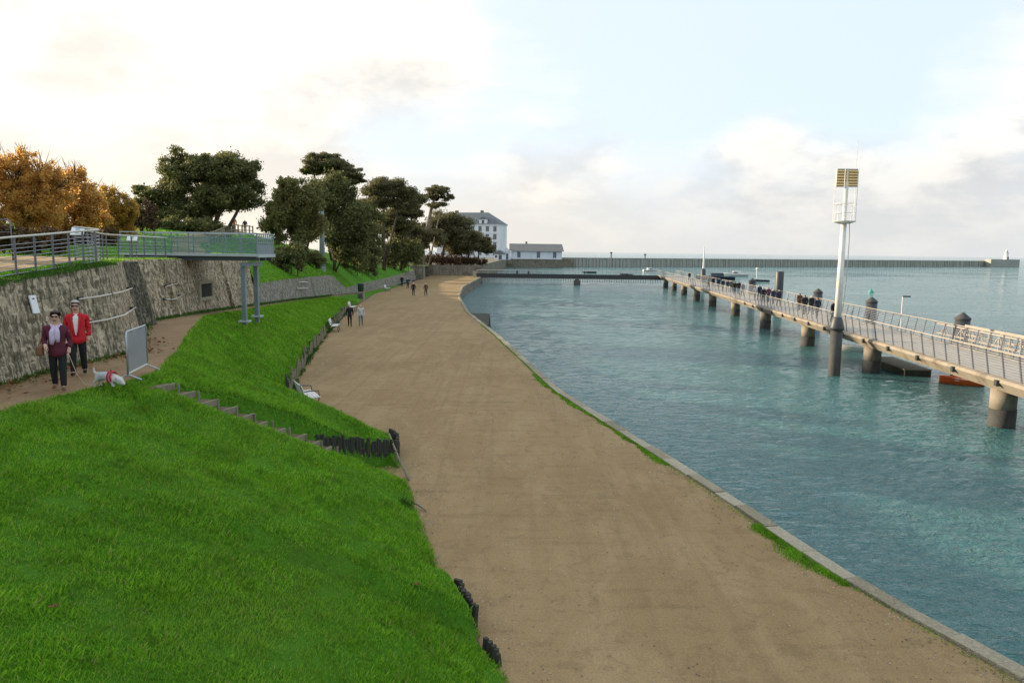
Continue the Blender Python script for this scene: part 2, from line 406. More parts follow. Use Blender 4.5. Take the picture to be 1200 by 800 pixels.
# ------------------------------------------------------------------ mesh helpers
class MB:
    def __init__(self):
        self.v = []; self.f = []; self.mi = []
        self.cur = 0
    def add(self, vs, fs):
        o = len(self.v)
        self.v += [tuple(q) for q in vs]
        for f in fs:
            self.f.append([o + i for i in f]); self.mi.append(self.cur)
        return self
    def box(self, c, s, M=None):
        x, y, z = s[0] / 2, s[1] / 2, s[2] / 2
        vs = [Vector((i * x, j * y, k * z)) for k in (-1, 1) for j in (-1, 1) for i in (-1, 1)]
        if M is not None: vs = [M @ q for q in vs]
        return self.add([q + Vector(c) for q in vs], [(0, 2, 3, 1), (4, 5, 7, 6), (0, 1, 5, 4), (2, 6, 7, 3), (0, 4, 6, 2), (1, 3, 7, 5)])
    def bar(self, a, b, wd, ht=None, up=(0, 0, 1)):
        a, b = Vector(a), Vector(b)
        ht = wd if ht is None else ht
        d = (b - a).normalized(); u = Vector(up)
        s = d.cross(u)
        if s.length < 1e-4: s = d.cross(Vector((0, 1, 0)))
        s.normalize(); u = s.cross(d).normalized()
        vs = [q + s * (i * wd / 2) + u * (j * ht / 2) for q in (a, b) for i, j in ((-1, -1), (1, -1), (1, 1), (-1, 1))]
        return self.add(vs, [(3, 2, 1, 0), (4, 5, 6, 7), (0, 1, 5, 4), (1, 2, 6, 5), (2, 3, 7, 6), (3, 0, 4, 7)])
    def tube(self, pts, rad, n=8, caps=True):
        pts = [Vector(q) for q in pts]
        rs = [rad] * len(pts) if not hasattr(rad, '__len__') else rad
        vs = []; fs = []
        ref = None
        for i, q in enumerate(pts):
            d = (pts[min(i + 1, len(pts) - 1)] - pts[max(i - 1, 0)])
            if d.length < 1e-6: d = Vector((0, 0, 1))
            d.normalize()
            if ref is None: ref = Vector((1, 0, 0)) if abs(d.x) < 0.8 else Vector((0, 1, 0))
            s = (ref - d * ref.dot(d)).normalized(); t = d.cross(s); ref = s
            for k in range(n):
                a = 2 * math.pi * k / n
                vs.append(q + (s * math.cos(a) + t * math.sin(a)) * rs[i])
        for i in range(len(pts) - 1):
            for k in range(n):
                fs.append((i * n + k, i * n + (k + 1) % n, (i + 1) * n + (k + 1) % n, (i + 1) * n + k))
        if caps:
            fs.append(tuple(range(n))[::-1]); fs.append(tuple((len(pts) - 1) * n + k for k in range(n)))
        return self.add(vs, fs)
    def lathe(self, c, prof, n=16):
        c = Vector(c); vs = []; fs = []
        for r, z in prof:
            for k in range(n):
                a = 2 * math.pi * k / n
                vs.append(c + Vector((r * math.cos(a), r * math.sin(a), z)))
        for i in range(len(prof) - 1):
            for k in range(n):
                fs.append((i * n + k, i * n + (k + 1) % n, (i + 1) * n + (k + 1) % n, (i + 1) * n + k))
        fs.append(tuple(range(n))[::-1]); fs.append(tuple((len(prof) - 1) * n + k for k in range(n)))
        return self.add(vs, fs)
    def build(self, name, material, parent=None, smooth=False, bevel=0.0):
        me = bpy.data.meshes.new(name)
        me.from_pydata(self.v, [], self.f)
        ms = material if isinstance(material, (list, tuple)) else [material]
        for q in ms: me.materials.append(MATS[q])
        if len(ms) > 1: me.polygons.foreach_set('material_index', self.mi)
        if smooth: me.polygons.foreach_set('use_smooth', [True] * len(me.polygons))
        me.update()
        if bevel:
            bm = bmesh.new(); bm.from_mesh(me)
            bmesh.ops.bevel(bm, geom=list(bm.edges), offset=bevel, segments=2, affect='EDGES', profile=0.6)
            bm.to_mesh(me); bm.free()
        return link(me, name, parent)
def link(me, name, parent=None):
    o = bpy.data.objects.new(name, me)
    COL.objects.link(o)
    if parent is not None: o.parent = parent
    return o
def np_mesh(name, V, Fc, material, parent=None, smooth=False):
    V = np.asarray(V, dtype=np.float32); Fc = np.asarray(Fc, dtype=np.int32)
    me = bpy.data.meshes.new(name)
    k = Fc.shape[1]
    me.vertices.add(len(V)); me.vertices.foreach_set('co', V.ravel())
    me.loops.add(Fc.size); me.loops.foreach_set('vertex_index', Fc.ravel())
    me.polygons.add(len(Fc)); me.polygons.foreach_set('loop_start', np.arange(0, Fc.size, k, dtype=np.int32))
    me.polygons.foreach_set('loop_total', np.full(len(Fc), k, dtype=np.int32))
    if smooth: me.polygons.foreach_set('use_smooth', np.ones(len(Fc), dtype=bool))
    me.update(calc_edges=True)
    me.materials.append(MATS[material])
    return link(me, name, parent)
def grid_mesh(name, P, material, parent=None, smooth=True):
    """P: array (rows, cols, 3)"""
    r, c = P.shape[:2]
    i = np.arange(r * c).reshape(r, c)
    Fc = np.stack([i[:-1, :-1], i[:-1, 1:], i[1:, 1:], i[1:, :-1]], -1).reshape(-1, 4)
    return np_mesh(name, P.reshape(-1, 3), Fc, material, parent, smooth)
def tag(o, label=None, cat=None, group=None, kind=None):
    if label: o['label'] = label
    if cat: o['category'] = cat
    if group: o['group'] = group
    if kind: o['kind'] = kind
    return o
def thing(name, label, cat, loc=(0, 0, 0), rz=0.0, group=None):
    o = bpy.data.objects.new(name, None)
    COL.objects.link(o)
    o.empty_display_size = 0.2
    o.location = loc; o.rotation_euler = (0, 0, rz)
    return tag(o, label, cat, group)
def copy_part(src, parent, loc=None, rz=None, scale=None):
    c = src.copy(); COL.objects.link(c); c.parent = parent
    if loc is not None: c.location = loc
    if rz is not None: c.rotation_euler = (0, 0, rz)
    if scale is not None: c.scale = scale
    return c
def copy_tree(o, parent=None):
    c = o.copy(); COL.objects.link(c); c.parent = parent
    for ch in list(o.children): copy_tree(ch, c)
    return c
def vnoise(x, y, seed=0, oct=4):
    """cheap smooth value noise for arrays, about -1..1"""
    x = np.asarray(x, float); y = np.asarray(y, float)
    out = 0; amp = 1.0; tot = 0
    for o in range(oct):
        xi = np.floor(x).astype(int); yi = np.floor(y).astype(int)
        xf = x - xi; yf = y - yi
        u = xf * xf * (3 - 2 * xf); v = yf * yf * (3 - 2 * yf)
        def h(a, b):
            q = (a * 374761393 + b * 668265263 + seed * 974711 + o * 7919) & 0x7fffffff
            q = ((q ^ (q >> 13)) * 1274126177) & 0x7fffffff
            return ((q ^ (q >> 16)) & 0xffff) / 32767.5 - 1
        out = out + amp * ((h(xi, yi) * (1 - u) + h(xi + 1, yi) * u) * (1 - v) + (h(xi, yi + 1) * (1 - u) + h(xi + 1, yi + 1) * u) * v)
        tot += amp; amp *= 0.5; x = x * 2.03 + 11.3; y = y * 2.03 + 5.7
    return out / tot
# ------------------------------------------------------------------ lines of the place (all as functions of the depth y)
WATER = -1.5
def line(pts, near=(), far=()):
    a = [tuple(q) for q in near] + [tuple(G(*q)) for q in pts] + [tuple(q) for q in far]
    a = np.array(sorted(a, key=lambda q: q[1]))
    def f(y, k=0, s=0.0):
        y = np.asarray(y, float)
        if s:
            return (np.interp(y - s, a[:, 1], a[:, k]) + np.interp(y + s, a[:, 1], a[:, k]) + 2 * np.interp(y, a[:, 1], a[:, k])) / 4
        return np.interp(y, a[:, 1], a[:, k])
    return f
E = line([(590, 800, 0), (548, 746, 0), (512, 680, 0), (490, 620, 0), (470, 560, 0), (457, 524, 0), (432, 506, 0), (400, 496, 0), (339, 479, 0),
          (336, 458, 0), (344, 444, 0), (360, 417, 0), (384, 387, 0), (404, 366, 0), (440, 344, 0), (490, 329, 0)],
         near=[(2.0, -8, 0), (0.9, 5, 0)], far=[(-18.8, 178, 0)])
Q = line([(1200, 797, 0), (1000, 690, 0), (830, 573, 0), (650, 459, 0), (580, 393, 0), (546, 366, 0), (536, 347, 0), (541, 336, 0), (560, 326, 0)],
         near=[(9.6, -8, 0), (8.4, 5, 0)], far=[(-7.6, 178, 0)])
RP = line([(0, 482, 3), (100, 457, 3), (185, 438, 3), (215, 405, 3), (226, 385, 2.95), (240, 370, 2.8), (300, 361, 2.4), (350, 353, 1.6), (385, 348.5, 0.9), (425, 343, 0.08)],
          near=[(-7.6, -8, 3.1), (-8.6, 5, 3.05)], far=[(-19.3, 125, 0.05), (-18.9, 178, 0.05)])
W0 = line([(0, 449, 3), (53, 433, 3), (109, 421, 3), (150, 411, 3), (165, 377, 3), (215, 368, 2.9), (280, 359, 2.5), (305, 356, 2.3), (340, 351, 1.8), (385, 346, 1.0), (430, 341, 0.12)],
          near=[(-11.2, -8, 3.1), (-11.3, 5, 3.05)], far=[(-19.8, 125, 0.06), (-19.2, 178, 0.06)])
_wy = [-8, 16, 21, 29, 36, 46, 48.2, 48.9, 62, 80, 84, 90, 110, 135, 160, 178]
_wz = [5.0, 5.0, 5.42, 5.42, 5.38, 5.40, 5.40, 3.6, 3.4, 3.1, 2.9, 1.3, 1.3, 1.6, 2.2, 2.4]
def W1z(y): return np.interp(y, _wy, _wz)
def W1x(y): return W0(y) - 0.22 * (W1z(y) - W0(y, 2))
HO = np.array([0, -3, -8, -15, -30, -120.0])
HY = np.array([-8, 16, 21, 29, 36, 46, 48.2, 48.9, 62, 80, 90, 110, 135, 160, 178])
HZ = np.array([[5.0, 5.1, 5.15, 5.2, 5.3, 5.3], [5.0, 5.15, 5.2, 5.3, 5.4, 5.4], [5.42, 5.45, 5.45, 5.45, 5.6, 5.6], [5.42, 5.42, 5.45, 5.55, 5.8, 6],
               [5.38, 5.40, 5.45, 5.7, 5.95, 6], [5.45, 5.9, 6.3, 6.6, 6.4, 6.2], [5.45, 5.9, 6.5, 6.8, 6.5, 6.2], [3.6, 5.7, 6.6, 6.9, 6.5, 6.2], [3.4, 5.4, 6.9, 7.5, 6.9, 6.5],
               [3.1, 5.2, 7.0, 8.5, 8.3, 7], [1.3, 4.4, 6.6, 8.5, 8.6, 7.5], [1.3, 3.2, 5.0, 7, 8, 7.5], [1.6, 2.6, 4, 5.5, 7, 7], [2.2, 2.4, 3.2, 4, 5, 5], [2.4, 2.5, 3, 3.6, 4.5, 4.5]])
def hz(x, y):
    """height of the upper ground at x, y (arrays)"""
    x = np.asarray(x, float); y = np.asarray(y, float)
    off = np.clip(x - W1x(y), -120, 0)
    zc = np.stack([np.interp(y, HY, HZ[:, k]) for k in range(6)], -1)
    out = np.zeros_like(off)
    for k in range(5):
        a, b2 = HO[k], HO[k + 1]
        t = np.clip((off - a) / (b2 - a), 0, 1)
        s = (off <= a) & (off >= b2)
        out = np.where(s, zc[..., k] * (1 - t) + zc[..., k + 1] * t, out)
    return out
S0, S1 = G(186, 450, 3.0), G(448, 552, 0.05)
def stair_coord(x, y):
    dx, dy = S1.x - S0.x, S1.y - S0.y
    L = math.hypot(dx, dy)
    u = ((x - S0.x) * dx + (y - S0.y) * dy) / L
    v = (-(x - S0.x) * dy + (y - S0.y) * dx) / L     # positive towards the far bank
    return u / L, v, L
def hp(y):
    return np.interp(y, [-8, 10.6, 10.9, 12.1, 12.5, 20.3, 20.6, 22.2, 23.2, 29, 31, 62, 75, 100], [0.12, 0.12, 0.52, 0.52, 0.12, 0.12, 0.50, 0.40, 0.04, 0.03, 0.25, 0.55, 0.3, 0.03])
def slope_z(x, y, t):
    t = np.clip(t, 0, 1)
    f = 0.55 * t + 0.45 * (1 - (1 - t) ** 2)
    k2 = np.interp(y, [20.8, 22.6, 30, 34], [0, 1, 1, 0])
    f = f * (1 - k2) + k2 * t ** 1.65
    z = hp(y) + (RP(y, 2) - hp(y)) * f
    z = z + 0.10 * vnoise(x * 0.7, y * 0.7, 3) * np.sin(np.pi * t) + 0.035 * vnoise(x * 3.1, y * 3.1, 5)
    u, v, L = stair_coord(x, y)
    tz = S0.z + (S1.z - S0.z) * np.clip(u, 0, 1) - 0.10
    uk = np.clip((u + 0.02) / 0.05, 0, 1)
    cap = tz - 0.02 + 0.16 * np.maximum(-v - 0.4, 0)         # the near bank stays below the steps' line
    z = np.where((v < 0) & (v > -6) & (u > -0.02) & (u < 1.3), z + (np.minimum(z, cap) - z) * uk, z)
    z = np.where((v < 0) & (v > -4) & (u > -0.10) & (u < 0.9), np.maximum(z, tz - 0.02 - 0.45 * np.maximum(-v - 0.6, 0)), z)
    k = np.clip((0.72 - np.abs(v)) / 0.16, 0, 1) * np.clip((u + 0.10) / 0.04, 0, 1)
    return np.where(u > -0.10, z + (tz - z) * k * (u < 1.1), z)

# ------------------------------------------------------------------ the setting
yy = np.concatenate([np.arange(-8, 30, 0.12), np.arange(30, 60, 0.3), np.arange(60, 126, 1.0)])
tt = np.linspace(0, 1, 80)
Y, T = np.meshgrid(yy, tt, indexing='ij')
ex, rx = E(yy, 0, 0.5), RP(yy, 0, 0.5)
X = ex[:, None] + (rx - ex)[:, None] * T
bank = grid_mesh('grass_bank', np.stack([X, Y, slope_z(X, Y, T)], -1), 'turf')
tag(bank, kind='structure')
# steep foot of the bank down to the sand
ft = np.linspace(0, 1, 5)
Yf, Tf = np.meshgrid(yy, ft, indexing='ij')
z0 = slope_z(ex, yy, np.zeros_like(ex))
foot = grid_mesh('bank_foot', np.stack([ex[:, None] + 0.10 * (1 - Tf), Yf, -0.05 + (z0[:, None] + 0.05) * Tf], -1), 'earth', bank)
# footpath under the wall
pt = np.linspace(0, 1, 14)
yp = np.concatenate([np.arange(-8, 60, 0.4), np.arange(60, 126, 1.0)])
Yp, Tp = np.meshgrid(yp, pt, indexing='ij')
ra, wa = RP(yp, 0, 0.5) - 0.02, W0(yp) - 0.3
Xp = ra[:, None] + (wa - ra)[:, None] * Tp
Zp = RP(yp, 2)[:, None] + (W0(yp, 2) - RP(yp, 2))[:, None] * Tp + 0.02 * vnoise(Xp * 0.8, Yp * 0.8, 9)
tag(grid_mesh('footpath', np.stack([Xp, Yp, Zp - 0.02], -1), 'path_sand'), kind='structure')
# promenade
yq = np.concatenate([np.arange(-8, 40, 0.5), np.arange(40, 179, 1.0)])
qt = np.linspace(0, 1, 24)
Yq, Tq = np.meshgrid(yq, qt, indexing='ij')
ea, qa = E(yq, 0, 0.5) - 0.6, Q(yq, 0, 1.2) - 0.02
Xq = ea[:, None] + (qa - ea)[:, None] * Tq
tag(grid_mesh('promenade', np.stack([Xq, Yq, 0.012 * vnoise(Xq * 0.5, Yq * 0.5, 2)], -1), 'sand'), kind='structure')
# upper ground behind the walls
yh = np.concatenate([np.arange(-8, 60, 0.5), np.arange(60, 178.5, 1.0)])
oh = np.array([0, -0.5, -1, -2, -3, -4, -5, -6.5, -8, -10, -12, -15, -18, -22, -26, -30, -40, -60, -90, -120.0])
Yh, Oh = np.meshgrid(yh, oh, indexing='ij')
Xh = W1x(yh)[:, None] + Oh
Zh = hz(Xh, Yh) + 0.10 * vnoise(Xh * 0.3, Yh * 0.3, 4) * np.clip(-Oh / 3, 0, 1)
tag(grid_mesh('hill', np.stack([Xh, Yh, Zh], -1), 'turf'), kind='structure')
# sanded walk on the upper terrace
yu = np.arange(-8, 35.1, 0.5)
ou = np.linspace(-1.5, -7.5, 9)
Yu, Ou = np.meshgrid(yu, ou, indexing='ij')
Xu = W1x(yu)[:, None] + Ou
tag(grid_mesh('terrace_walk', np.stack([Xu, Yu, hz(Xu, Yu) + 0.10 * vnoise(Xu * 0.3, Yu * 0.3, 4) * np.clip(-Ou / 3, 0, 1) + 0.03], -1), 'sand'), kind='structure')
# small path climbing the hill to the crest
hpth = [(-16.5, 38), (-20, 46), (-24.5, 56), (-28, 68), (-31.5, 80), (-33.5, 92)]
hx = np.array([q[0] for q in hpth]); hy_ = np.array([q[1] for q in hpth])
ys = np.linspace(38, 92, 60); xs = np.interp(ys, hy_, hx)
K = np.linspace(-1.0, 1.0, 5)
Xk = xs[:, None] + K; Yk = np.repeat(ys[:, None], 5, 1)
tag(grid_mesh('hill_path', np.stack([Xk, Yk, hz(Xk, Yk) + 0.10 * vnoise(Xk * 0.3, Yk * 0.3, 4) + 0.05], -1), 'path_sand'), kind='structure')
# far terrace under the pine grove and the buildings
ter = [(-18.9, 176), (-8.0, 179), (-6.2, 240), (-3.2, 333), (-3.0, 362), (30, 364), (30, 430), (-320, 430), (-320, 176)]
tb = MB()
k = len(ter)
tb.add([(x, y, 2.4) for x, y in ter] + [(x, y, -4) for x, y in ter], [tuple(range(k))] + [(i + k, (i + 1) % k + k, (i + 1) % k, i) for i in range(k)])
tag(tb.build('far_terrace', 'far_stone'), kind='structure')
# sea
sea = MB().add([(-9000, -60, WATER - 0.12), (14000, -60, WATER - 0.12), (14000, 26000, WATER - 0.12), (-9000, 26000, WATER - 0.12)], [(0, 1, 2, 3)]).build('sea', 'water')
tag(sea, kind='structure')
# chop of the harbour water, finer where it lies near
wy = np.concatenate([9.0 * np.exp(np.arange(0, 3.35, 0.0058)), [260, 280, 320, 400, 600, 1000, 3000, 9000, 25000]])
wk = np.arange(-0.16, 1.25, 0.0072)
WY, WK = np.meshgrid(wy, wk, indexing='ij')
WX = WY * WK
amp = np.interp(WY, [9, 60, 140, 240, 300], [1, 1, 1.1, 1.0, 0])
def ridge(x_, y_, sd): return 1 - 2.2 * np.abs(vnoise(x_, y_, sd, 2))
swx = WX + 0.6 * vnoise(WX * 0.15, WY * 0.15, 91, 2) * 3
WZ = WATER + amp * (0.022 * vnoise(WX * 0.22, WY * 0.5, 81, 2) + 0.018 * ridge(swx * 0.85, WY * 1.9, 82) + 0.012 * ridge(swx * 2.0 + WY * 0.3, WY * 4.0, 83) * np.interp(WY, [9, 50, 90], [1, 1, 0.3]))
grid_mesh('sea_surface', np.stack([WX, WY, WZ], -1), 'water', sea)

# ------------------------------------------------------------------ walls of rubble stone (relief in the mesh)
def rubble_wall(name, y0, y1, label, material, step=0.06, batter_out=0.06, top_in=0.55):
    root = thing(name, label, 'wall', (0, 0, 0))
    n = max(3, int((y1 - y0) / step))
    ys = np.linspace(y0, y1, n)
    # arc length along the wall so that stones keep their size where it runs sideways
    bx = W0(ys)
    s = np.concatenate([[0], np.cumsum(np.hypot(np.diff(bx), np.diff(ys)))])
    hmax = float(np.max(W1z(ys) - W0(ys, 2)))
    m = max(6, int(hmax / step))
    v = np.linspace(0, 1, m)
    S, V = np.meshgrid(s, v, indexing='ij')
    H = (W1z(ys) - W0(ys, 2))[:, None] + 0.08
    Z = W0(ys, 2)[:, None] - 0.05 + H * V
    # irregular courses of stones
    ch = 0.26
    row = np.floor((Z + 0.05 * vnoise(S * 0.9, Z * 0.9, 8)) / ch)
    rf = (Z + 0.05 * vnoise(S * 0.9, Z * 0.9, 8)) / ch - row
    wid = 0.36 + 0.14 * vnoise(row * 3.7, row * 1.3, 12, 1)
    u = (S + 0.05 * vnoise(S * 2, Z * 2, 21)) / wid + row * 0.37
    cf = u - np.floor(u)
    edge = np.minimum(np.minimum(cf, 1 - cf) * wid, np.minimum(rf, 1 - rf) * ch)
    tone = vnoise(np.floor(u) * 1.7 + 0.5, row * 2.3 + 0.5, 31, 1)
    rel = np.clip(edge / 0.05, 0, 1) * (0.026 + 0.018 * tone) + 0.016 * vnoise(S * 6, Z * 6, 14) + 0.04 * vnoise(S * 0.6, Z * 0.6, 15)
    nx = np.gradient(ys, s); ny = -np.gradient(bx, s)      # outward normal (towards the walk)
    Xw = bx[:, None] - 0.22 * (Z - W0(ys, 2)[:, None]) + nx[:, None] * rel
    Yw = ys[:, None] + ny[:, None] * rel
    grid_mesh('wall_face', np.stack([Xw, Yw, Z], -1), material, root, False)
    tb = np.linspace(0, 1, 4)
    top = np.stack([Xw[:, -1][:, None] - tb * top_in, np.repeat(Yw[:, -1][:, None], 4, 1), np.repeat(Z[:, -1][:, None], 4, 1) + 0.02 * np.sin(tb * 3)], -1)
    grid_mesh('wall_top', top, material, root)
    for yv, nm in ((y0, 'wall_end'), (y1, 'wall_end')):
        a = float(W0(yv)); zt = float(W1z(yv)) + 0.03; zb = float(W0(yv, 2)) - 0.1
        MB().add([(a, yv, zb), (a - 0.22 * (zt - zb), yv, zt), (a - 3, yv, zt), (a - 3, yv, zb)], [(0, 1, 2, 3)]).build(nm, material, root)
    return root
rubble_wall('retaining_wall', -8, 21.1, 'tall curved rubble wall beside the walking couple, below the terrace railing', 'dark_wall_stone', 0.05)
w2_ = rubble_wall('retaining_wall', 21.1, 48.3, 'tall streaked rubble wall with the small square opening under the steel platform', 'wall_stone', 0.07)
rubble_wall('low_wall', 48.9, 84, 'lower grey stone wall below the green slope beyond the platform posts', 'low_wall_stone', 0.12)
rubble_wall('low_wall', 84, 150, 'far low pale wall along the promenade under the pines', 'low_wall_stone', 0.3)

# strips raised on the second wall; the widest stands in for its dark corner
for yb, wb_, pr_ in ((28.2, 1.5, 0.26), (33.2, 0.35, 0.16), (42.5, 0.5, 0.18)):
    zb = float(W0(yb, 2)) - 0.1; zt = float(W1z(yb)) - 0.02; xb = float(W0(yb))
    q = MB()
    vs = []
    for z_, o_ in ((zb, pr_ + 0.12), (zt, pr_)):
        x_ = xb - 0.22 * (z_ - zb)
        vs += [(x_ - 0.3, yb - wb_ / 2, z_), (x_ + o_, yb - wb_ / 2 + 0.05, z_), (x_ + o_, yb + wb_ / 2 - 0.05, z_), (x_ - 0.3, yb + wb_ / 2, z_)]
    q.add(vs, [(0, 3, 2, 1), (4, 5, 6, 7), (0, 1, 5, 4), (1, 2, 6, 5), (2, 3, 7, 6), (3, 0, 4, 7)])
    q.build('wall_strip', 'dark_strip_stone' if wb_ > 1 else 'wall_stone', w2_)

# ------------------------------------------------------------------ quay wall with its coping
quay = thing('quay_wall', 'stone quay wall edging the promenade along the water', 'quay wall', (0, 0, 0))
yq2 = np.concatenate([np.arange(-8, 60, 0.25), np.arange(60, 178.5, 0.5)])
zq = np.array([-0.02, -0.5, -1.0, -1.6, -2.5, -4.0])
Yq2, Zq2 = np.meshgrid(yq2, zq, indexing='ij')
grid_mesh('quay_face', np.stack([Q(yq2, 0, 1.2)[:, None] + 0.30 + 0.03 * vnoise(Yq2 * 2, Zq2 * 2, 6) - 0.08 * Zq2, Yq2, Zq2], -1), 'quay_stone', quay)
# coping stones, one by one as far as they can be told apart
yc = 7.0
kn = 0
while yc < 66:
    ln = random.uniform(0.75, 1.25) * (1 + yc / 70)
    a = Vector((float(Q(yc, 0, 1.2)), yc, 0)); b2 = Vector((float(Q(yc + ln, 0, 1.2)), yc + ln, 0))
    d = (b2 - a); ang = math.atan2(d.y, d.x)
    w_ = 0.32 + random.uniform(-0.05, 0.05)
    st = MB().box((0, 0, 0), (d.length - 0.055, w_, 0.20)).build('coping_stone', 'kerb_stone', quay, False, 0.018)
    nrm = Vector((d.y, -d.x, 0)).normalized()
    st.location = (a + b2) / 2 + nrm * 0.155 + Vector((0, 0, random.uniform(-0.012, 0.012) - 0.045))
    st.rotation_euler = (random.uniform(-.012, .012), random.uniform(-.012, .012), ang + random.uniform(-.012, .012))
    yc += ln * d.y / d.length; kn += 1
ycs = np.concatenate([np.arange(yc, 178.5, 0.5)])
prof = [(-0.02, -0.1), (-0.02, 0.06), (0.32, 0.06), (0.32, -0.1)]
P_ = np.stack([np.stack([Q(ycs, 0, 1.2) + a, ycs, np.full_like(ycs, c)], -1) for a, c in prof], 1)
grid_mesh('far_coping', P_, 'kerb_stone', quay, False)

# dark landing block standing in the water against the quay
c0, c1 = G(549, 371, -0.45), G(570, 368, -0.45)
lb = thing('landing_block', 'dark weedy stone landing block in the water against the quay', 'stone block', (c0.x, c0.y, WATER))
def rough_block(pts, z0_, z1_, seed, parent, name, material):
    bm = bmesh.new()
    lo = [bm.verts.new((x, y, z0_)) for x, y in pts]; hi = [bm.verts.new((x, y, z1_ - 0.12 * (i in (1, 2)))) for i, (x, y) in enumerate(pts)]
    k = len(pts)
    bm.faces.new(lo[::-1]); bm.faces.new(hi)
    for i in range(k): bm.faces.new((lo[i], lo[(i + 1) % k], hi[(i + 1) % k], hi[i]))
    bmesh.ops.subdivide_edges(bm, edges=bm.edges, cuts=7, use_grid_fill=True)
    for q in bm.verts:
        f = np.array([q.co.x * 1.3 + q.co.z, q.co.y * 1.3 - q.co.z])
        q.co += Vector((float(vnoise(f[0], f[1], seed)), float(vnoise(f[0], f[1], seed + 1)), 0.6 * float(vnoise(f[0], f[1], seed + 2)))) * 0.13
    me = bpy.data.meshes.new(name); bm.to_mesh(me); bm.free()
    me.materials.append(MATS[material])
    return link(me, name, parent)
dep = 9.0
lb.location = (-3.0, 69.0, WATER)
rough_block([(-2.2, -5.0), (0.95, -6.4), (0.78, 4.8), (-2.4, 4.8)], -2.0, 1.34, 40, lb, 'block', 'rock_dark')
# ------------------------------------------------------------------ pier on piles
PL = [G(1175, 499, WATER), G(1024, 436, WATER), G(943, 405, WATER), G(894, 384.5, WATER), G(862, 370, WATER), G(836, 359, WATER)]
py_ = np.array([q.y for q in PL]); px_ = np.array([q.x for q in PL])
ka, kb = np.polyfit(py_, px_, 1)
def PX(y): return ka * y + kb
PEND = 172.0
pdir = Vector((ka, 1, 0)).normalized(); pn = Vector((pdir.y, -pdir.x, 0))      # pn points away from the camera side (+x)
def PP(s, off, z):                 # point along the pier, s = depth y, off = metres to the far side of the pile line
    return Vector((PX(s), s, 0)) + pn * off + Vector((0, 0, z))
pier = thing('pier', 'long pale pier on round piles with slanted railings', 'pier', PP(34, 0, WATER))
PB = Vector(pier.location)
def L_(v): return Vector(v) - PB
DZ = 0.85                          # walking surface
NE, FE = -0.75, 2.75               # near and far edge
y0p = 16.0
mb = MB()
s = y0p
# deck of concrete slabs, each a piece of its own
while s < PEND:
    e = min(s + 3.8, PEND)
    q = MB()
    vs = []
    for yv in (s + 0.02, e - 0.02):
        for off, z in ((NE, DZ - 0.12), (NE, DZ), (FE, DZ), (FE, DZ - 0.12)): vs.append(L_(PP(yv, off, z)))
    q.add(vs, [(0, 1, 2, 3), (7, 6, 5, 4), (0, 4, 5, 1), (1, 5, 6, 2), (2, 6, 7, 3), (3, 7, 4, 0)])
    q.build('deck_slab', 'pier_deck', pier)
    s = e
for off, nm in ((NE - 0.05, 'edge_beam'), (FE + 0.05, 'edge_beam')):
    q = MB()
    sg = -1 if off < 0 else 1
    a, b2 = y0p, PEND
    prof = [(0, DZ + 0.07), (sg * 0.30, DZ + 0.02), (sg * 0.34, DZ - 0.12), (0, DZ - 0.55), (-sg * 0.25, DZ - 0.55), (-sg * 0.25, DZ - 0.12)]
    vs = [L_(PP(yv, off + o_, z)) for yv in (a, b2) for o_, z in prof]
    m6 = len(prof)
    q.add(vs, [(i, (i + 1) % m6, m6 + (i + 1) % m6, m6 + i) for i in range(m6)] + [tuple(range(m6)), tuple(range(m6, 2 * m6))[::-1]])
    q.build(nm, 'concrete', pier)
# under girders
for off in (0.0, 2.0):
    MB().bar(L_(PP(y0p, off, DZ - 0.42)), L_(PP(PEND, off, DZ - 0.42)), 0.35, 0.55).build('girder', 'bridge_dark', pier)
# piles: concrete above, dark weed near the water
pm = MB()
pm.lathe((0, 0, 0), [(0.54, -3), (0.55, 0.0), (0.55, 0.80)], 20).build('pile_stub', 'pile_dark')
ps = bpy.data.objects['pile_stub']
pc = MB().lathe((0, 0, 0), [(0.53, 0.78), (0.535, 1.78)], 20).build('pile_shaft', 'concrete')
ph = MB().box((0.95, 0, 1.84), (3.0, 0.9, 0.30)).build('pile_head', 'concrete', None, False, 0.03)
for o in (ps, pc, ph):
    for q in o.data.polygons: q.use_smooth = o is not ph
ang = math.atan2(pn.y, pn.x)
step_p = float(np.mean(np.diff(py_)))
first = True
for k in range(-1, 10):
    yv = float(py_[0] + step_p * k) if k < 0 or k > 5 else float(py_[k])
    if yv > PEND: break
    base = L_(PP(yv, 0, WATER))
    if first:
        a, b2, c = ps, pc, ph
        for o in (a, b2, c): o.parent = pier
        a.name = 'pile_foot'
        first = False
    else:
        a, b2, c = (copy_part(o, pier) for o in (ps, pc, ph))
    for o in (a, b2, c):
        o.location = base; o.rotation_euler = (0, 0, ang)
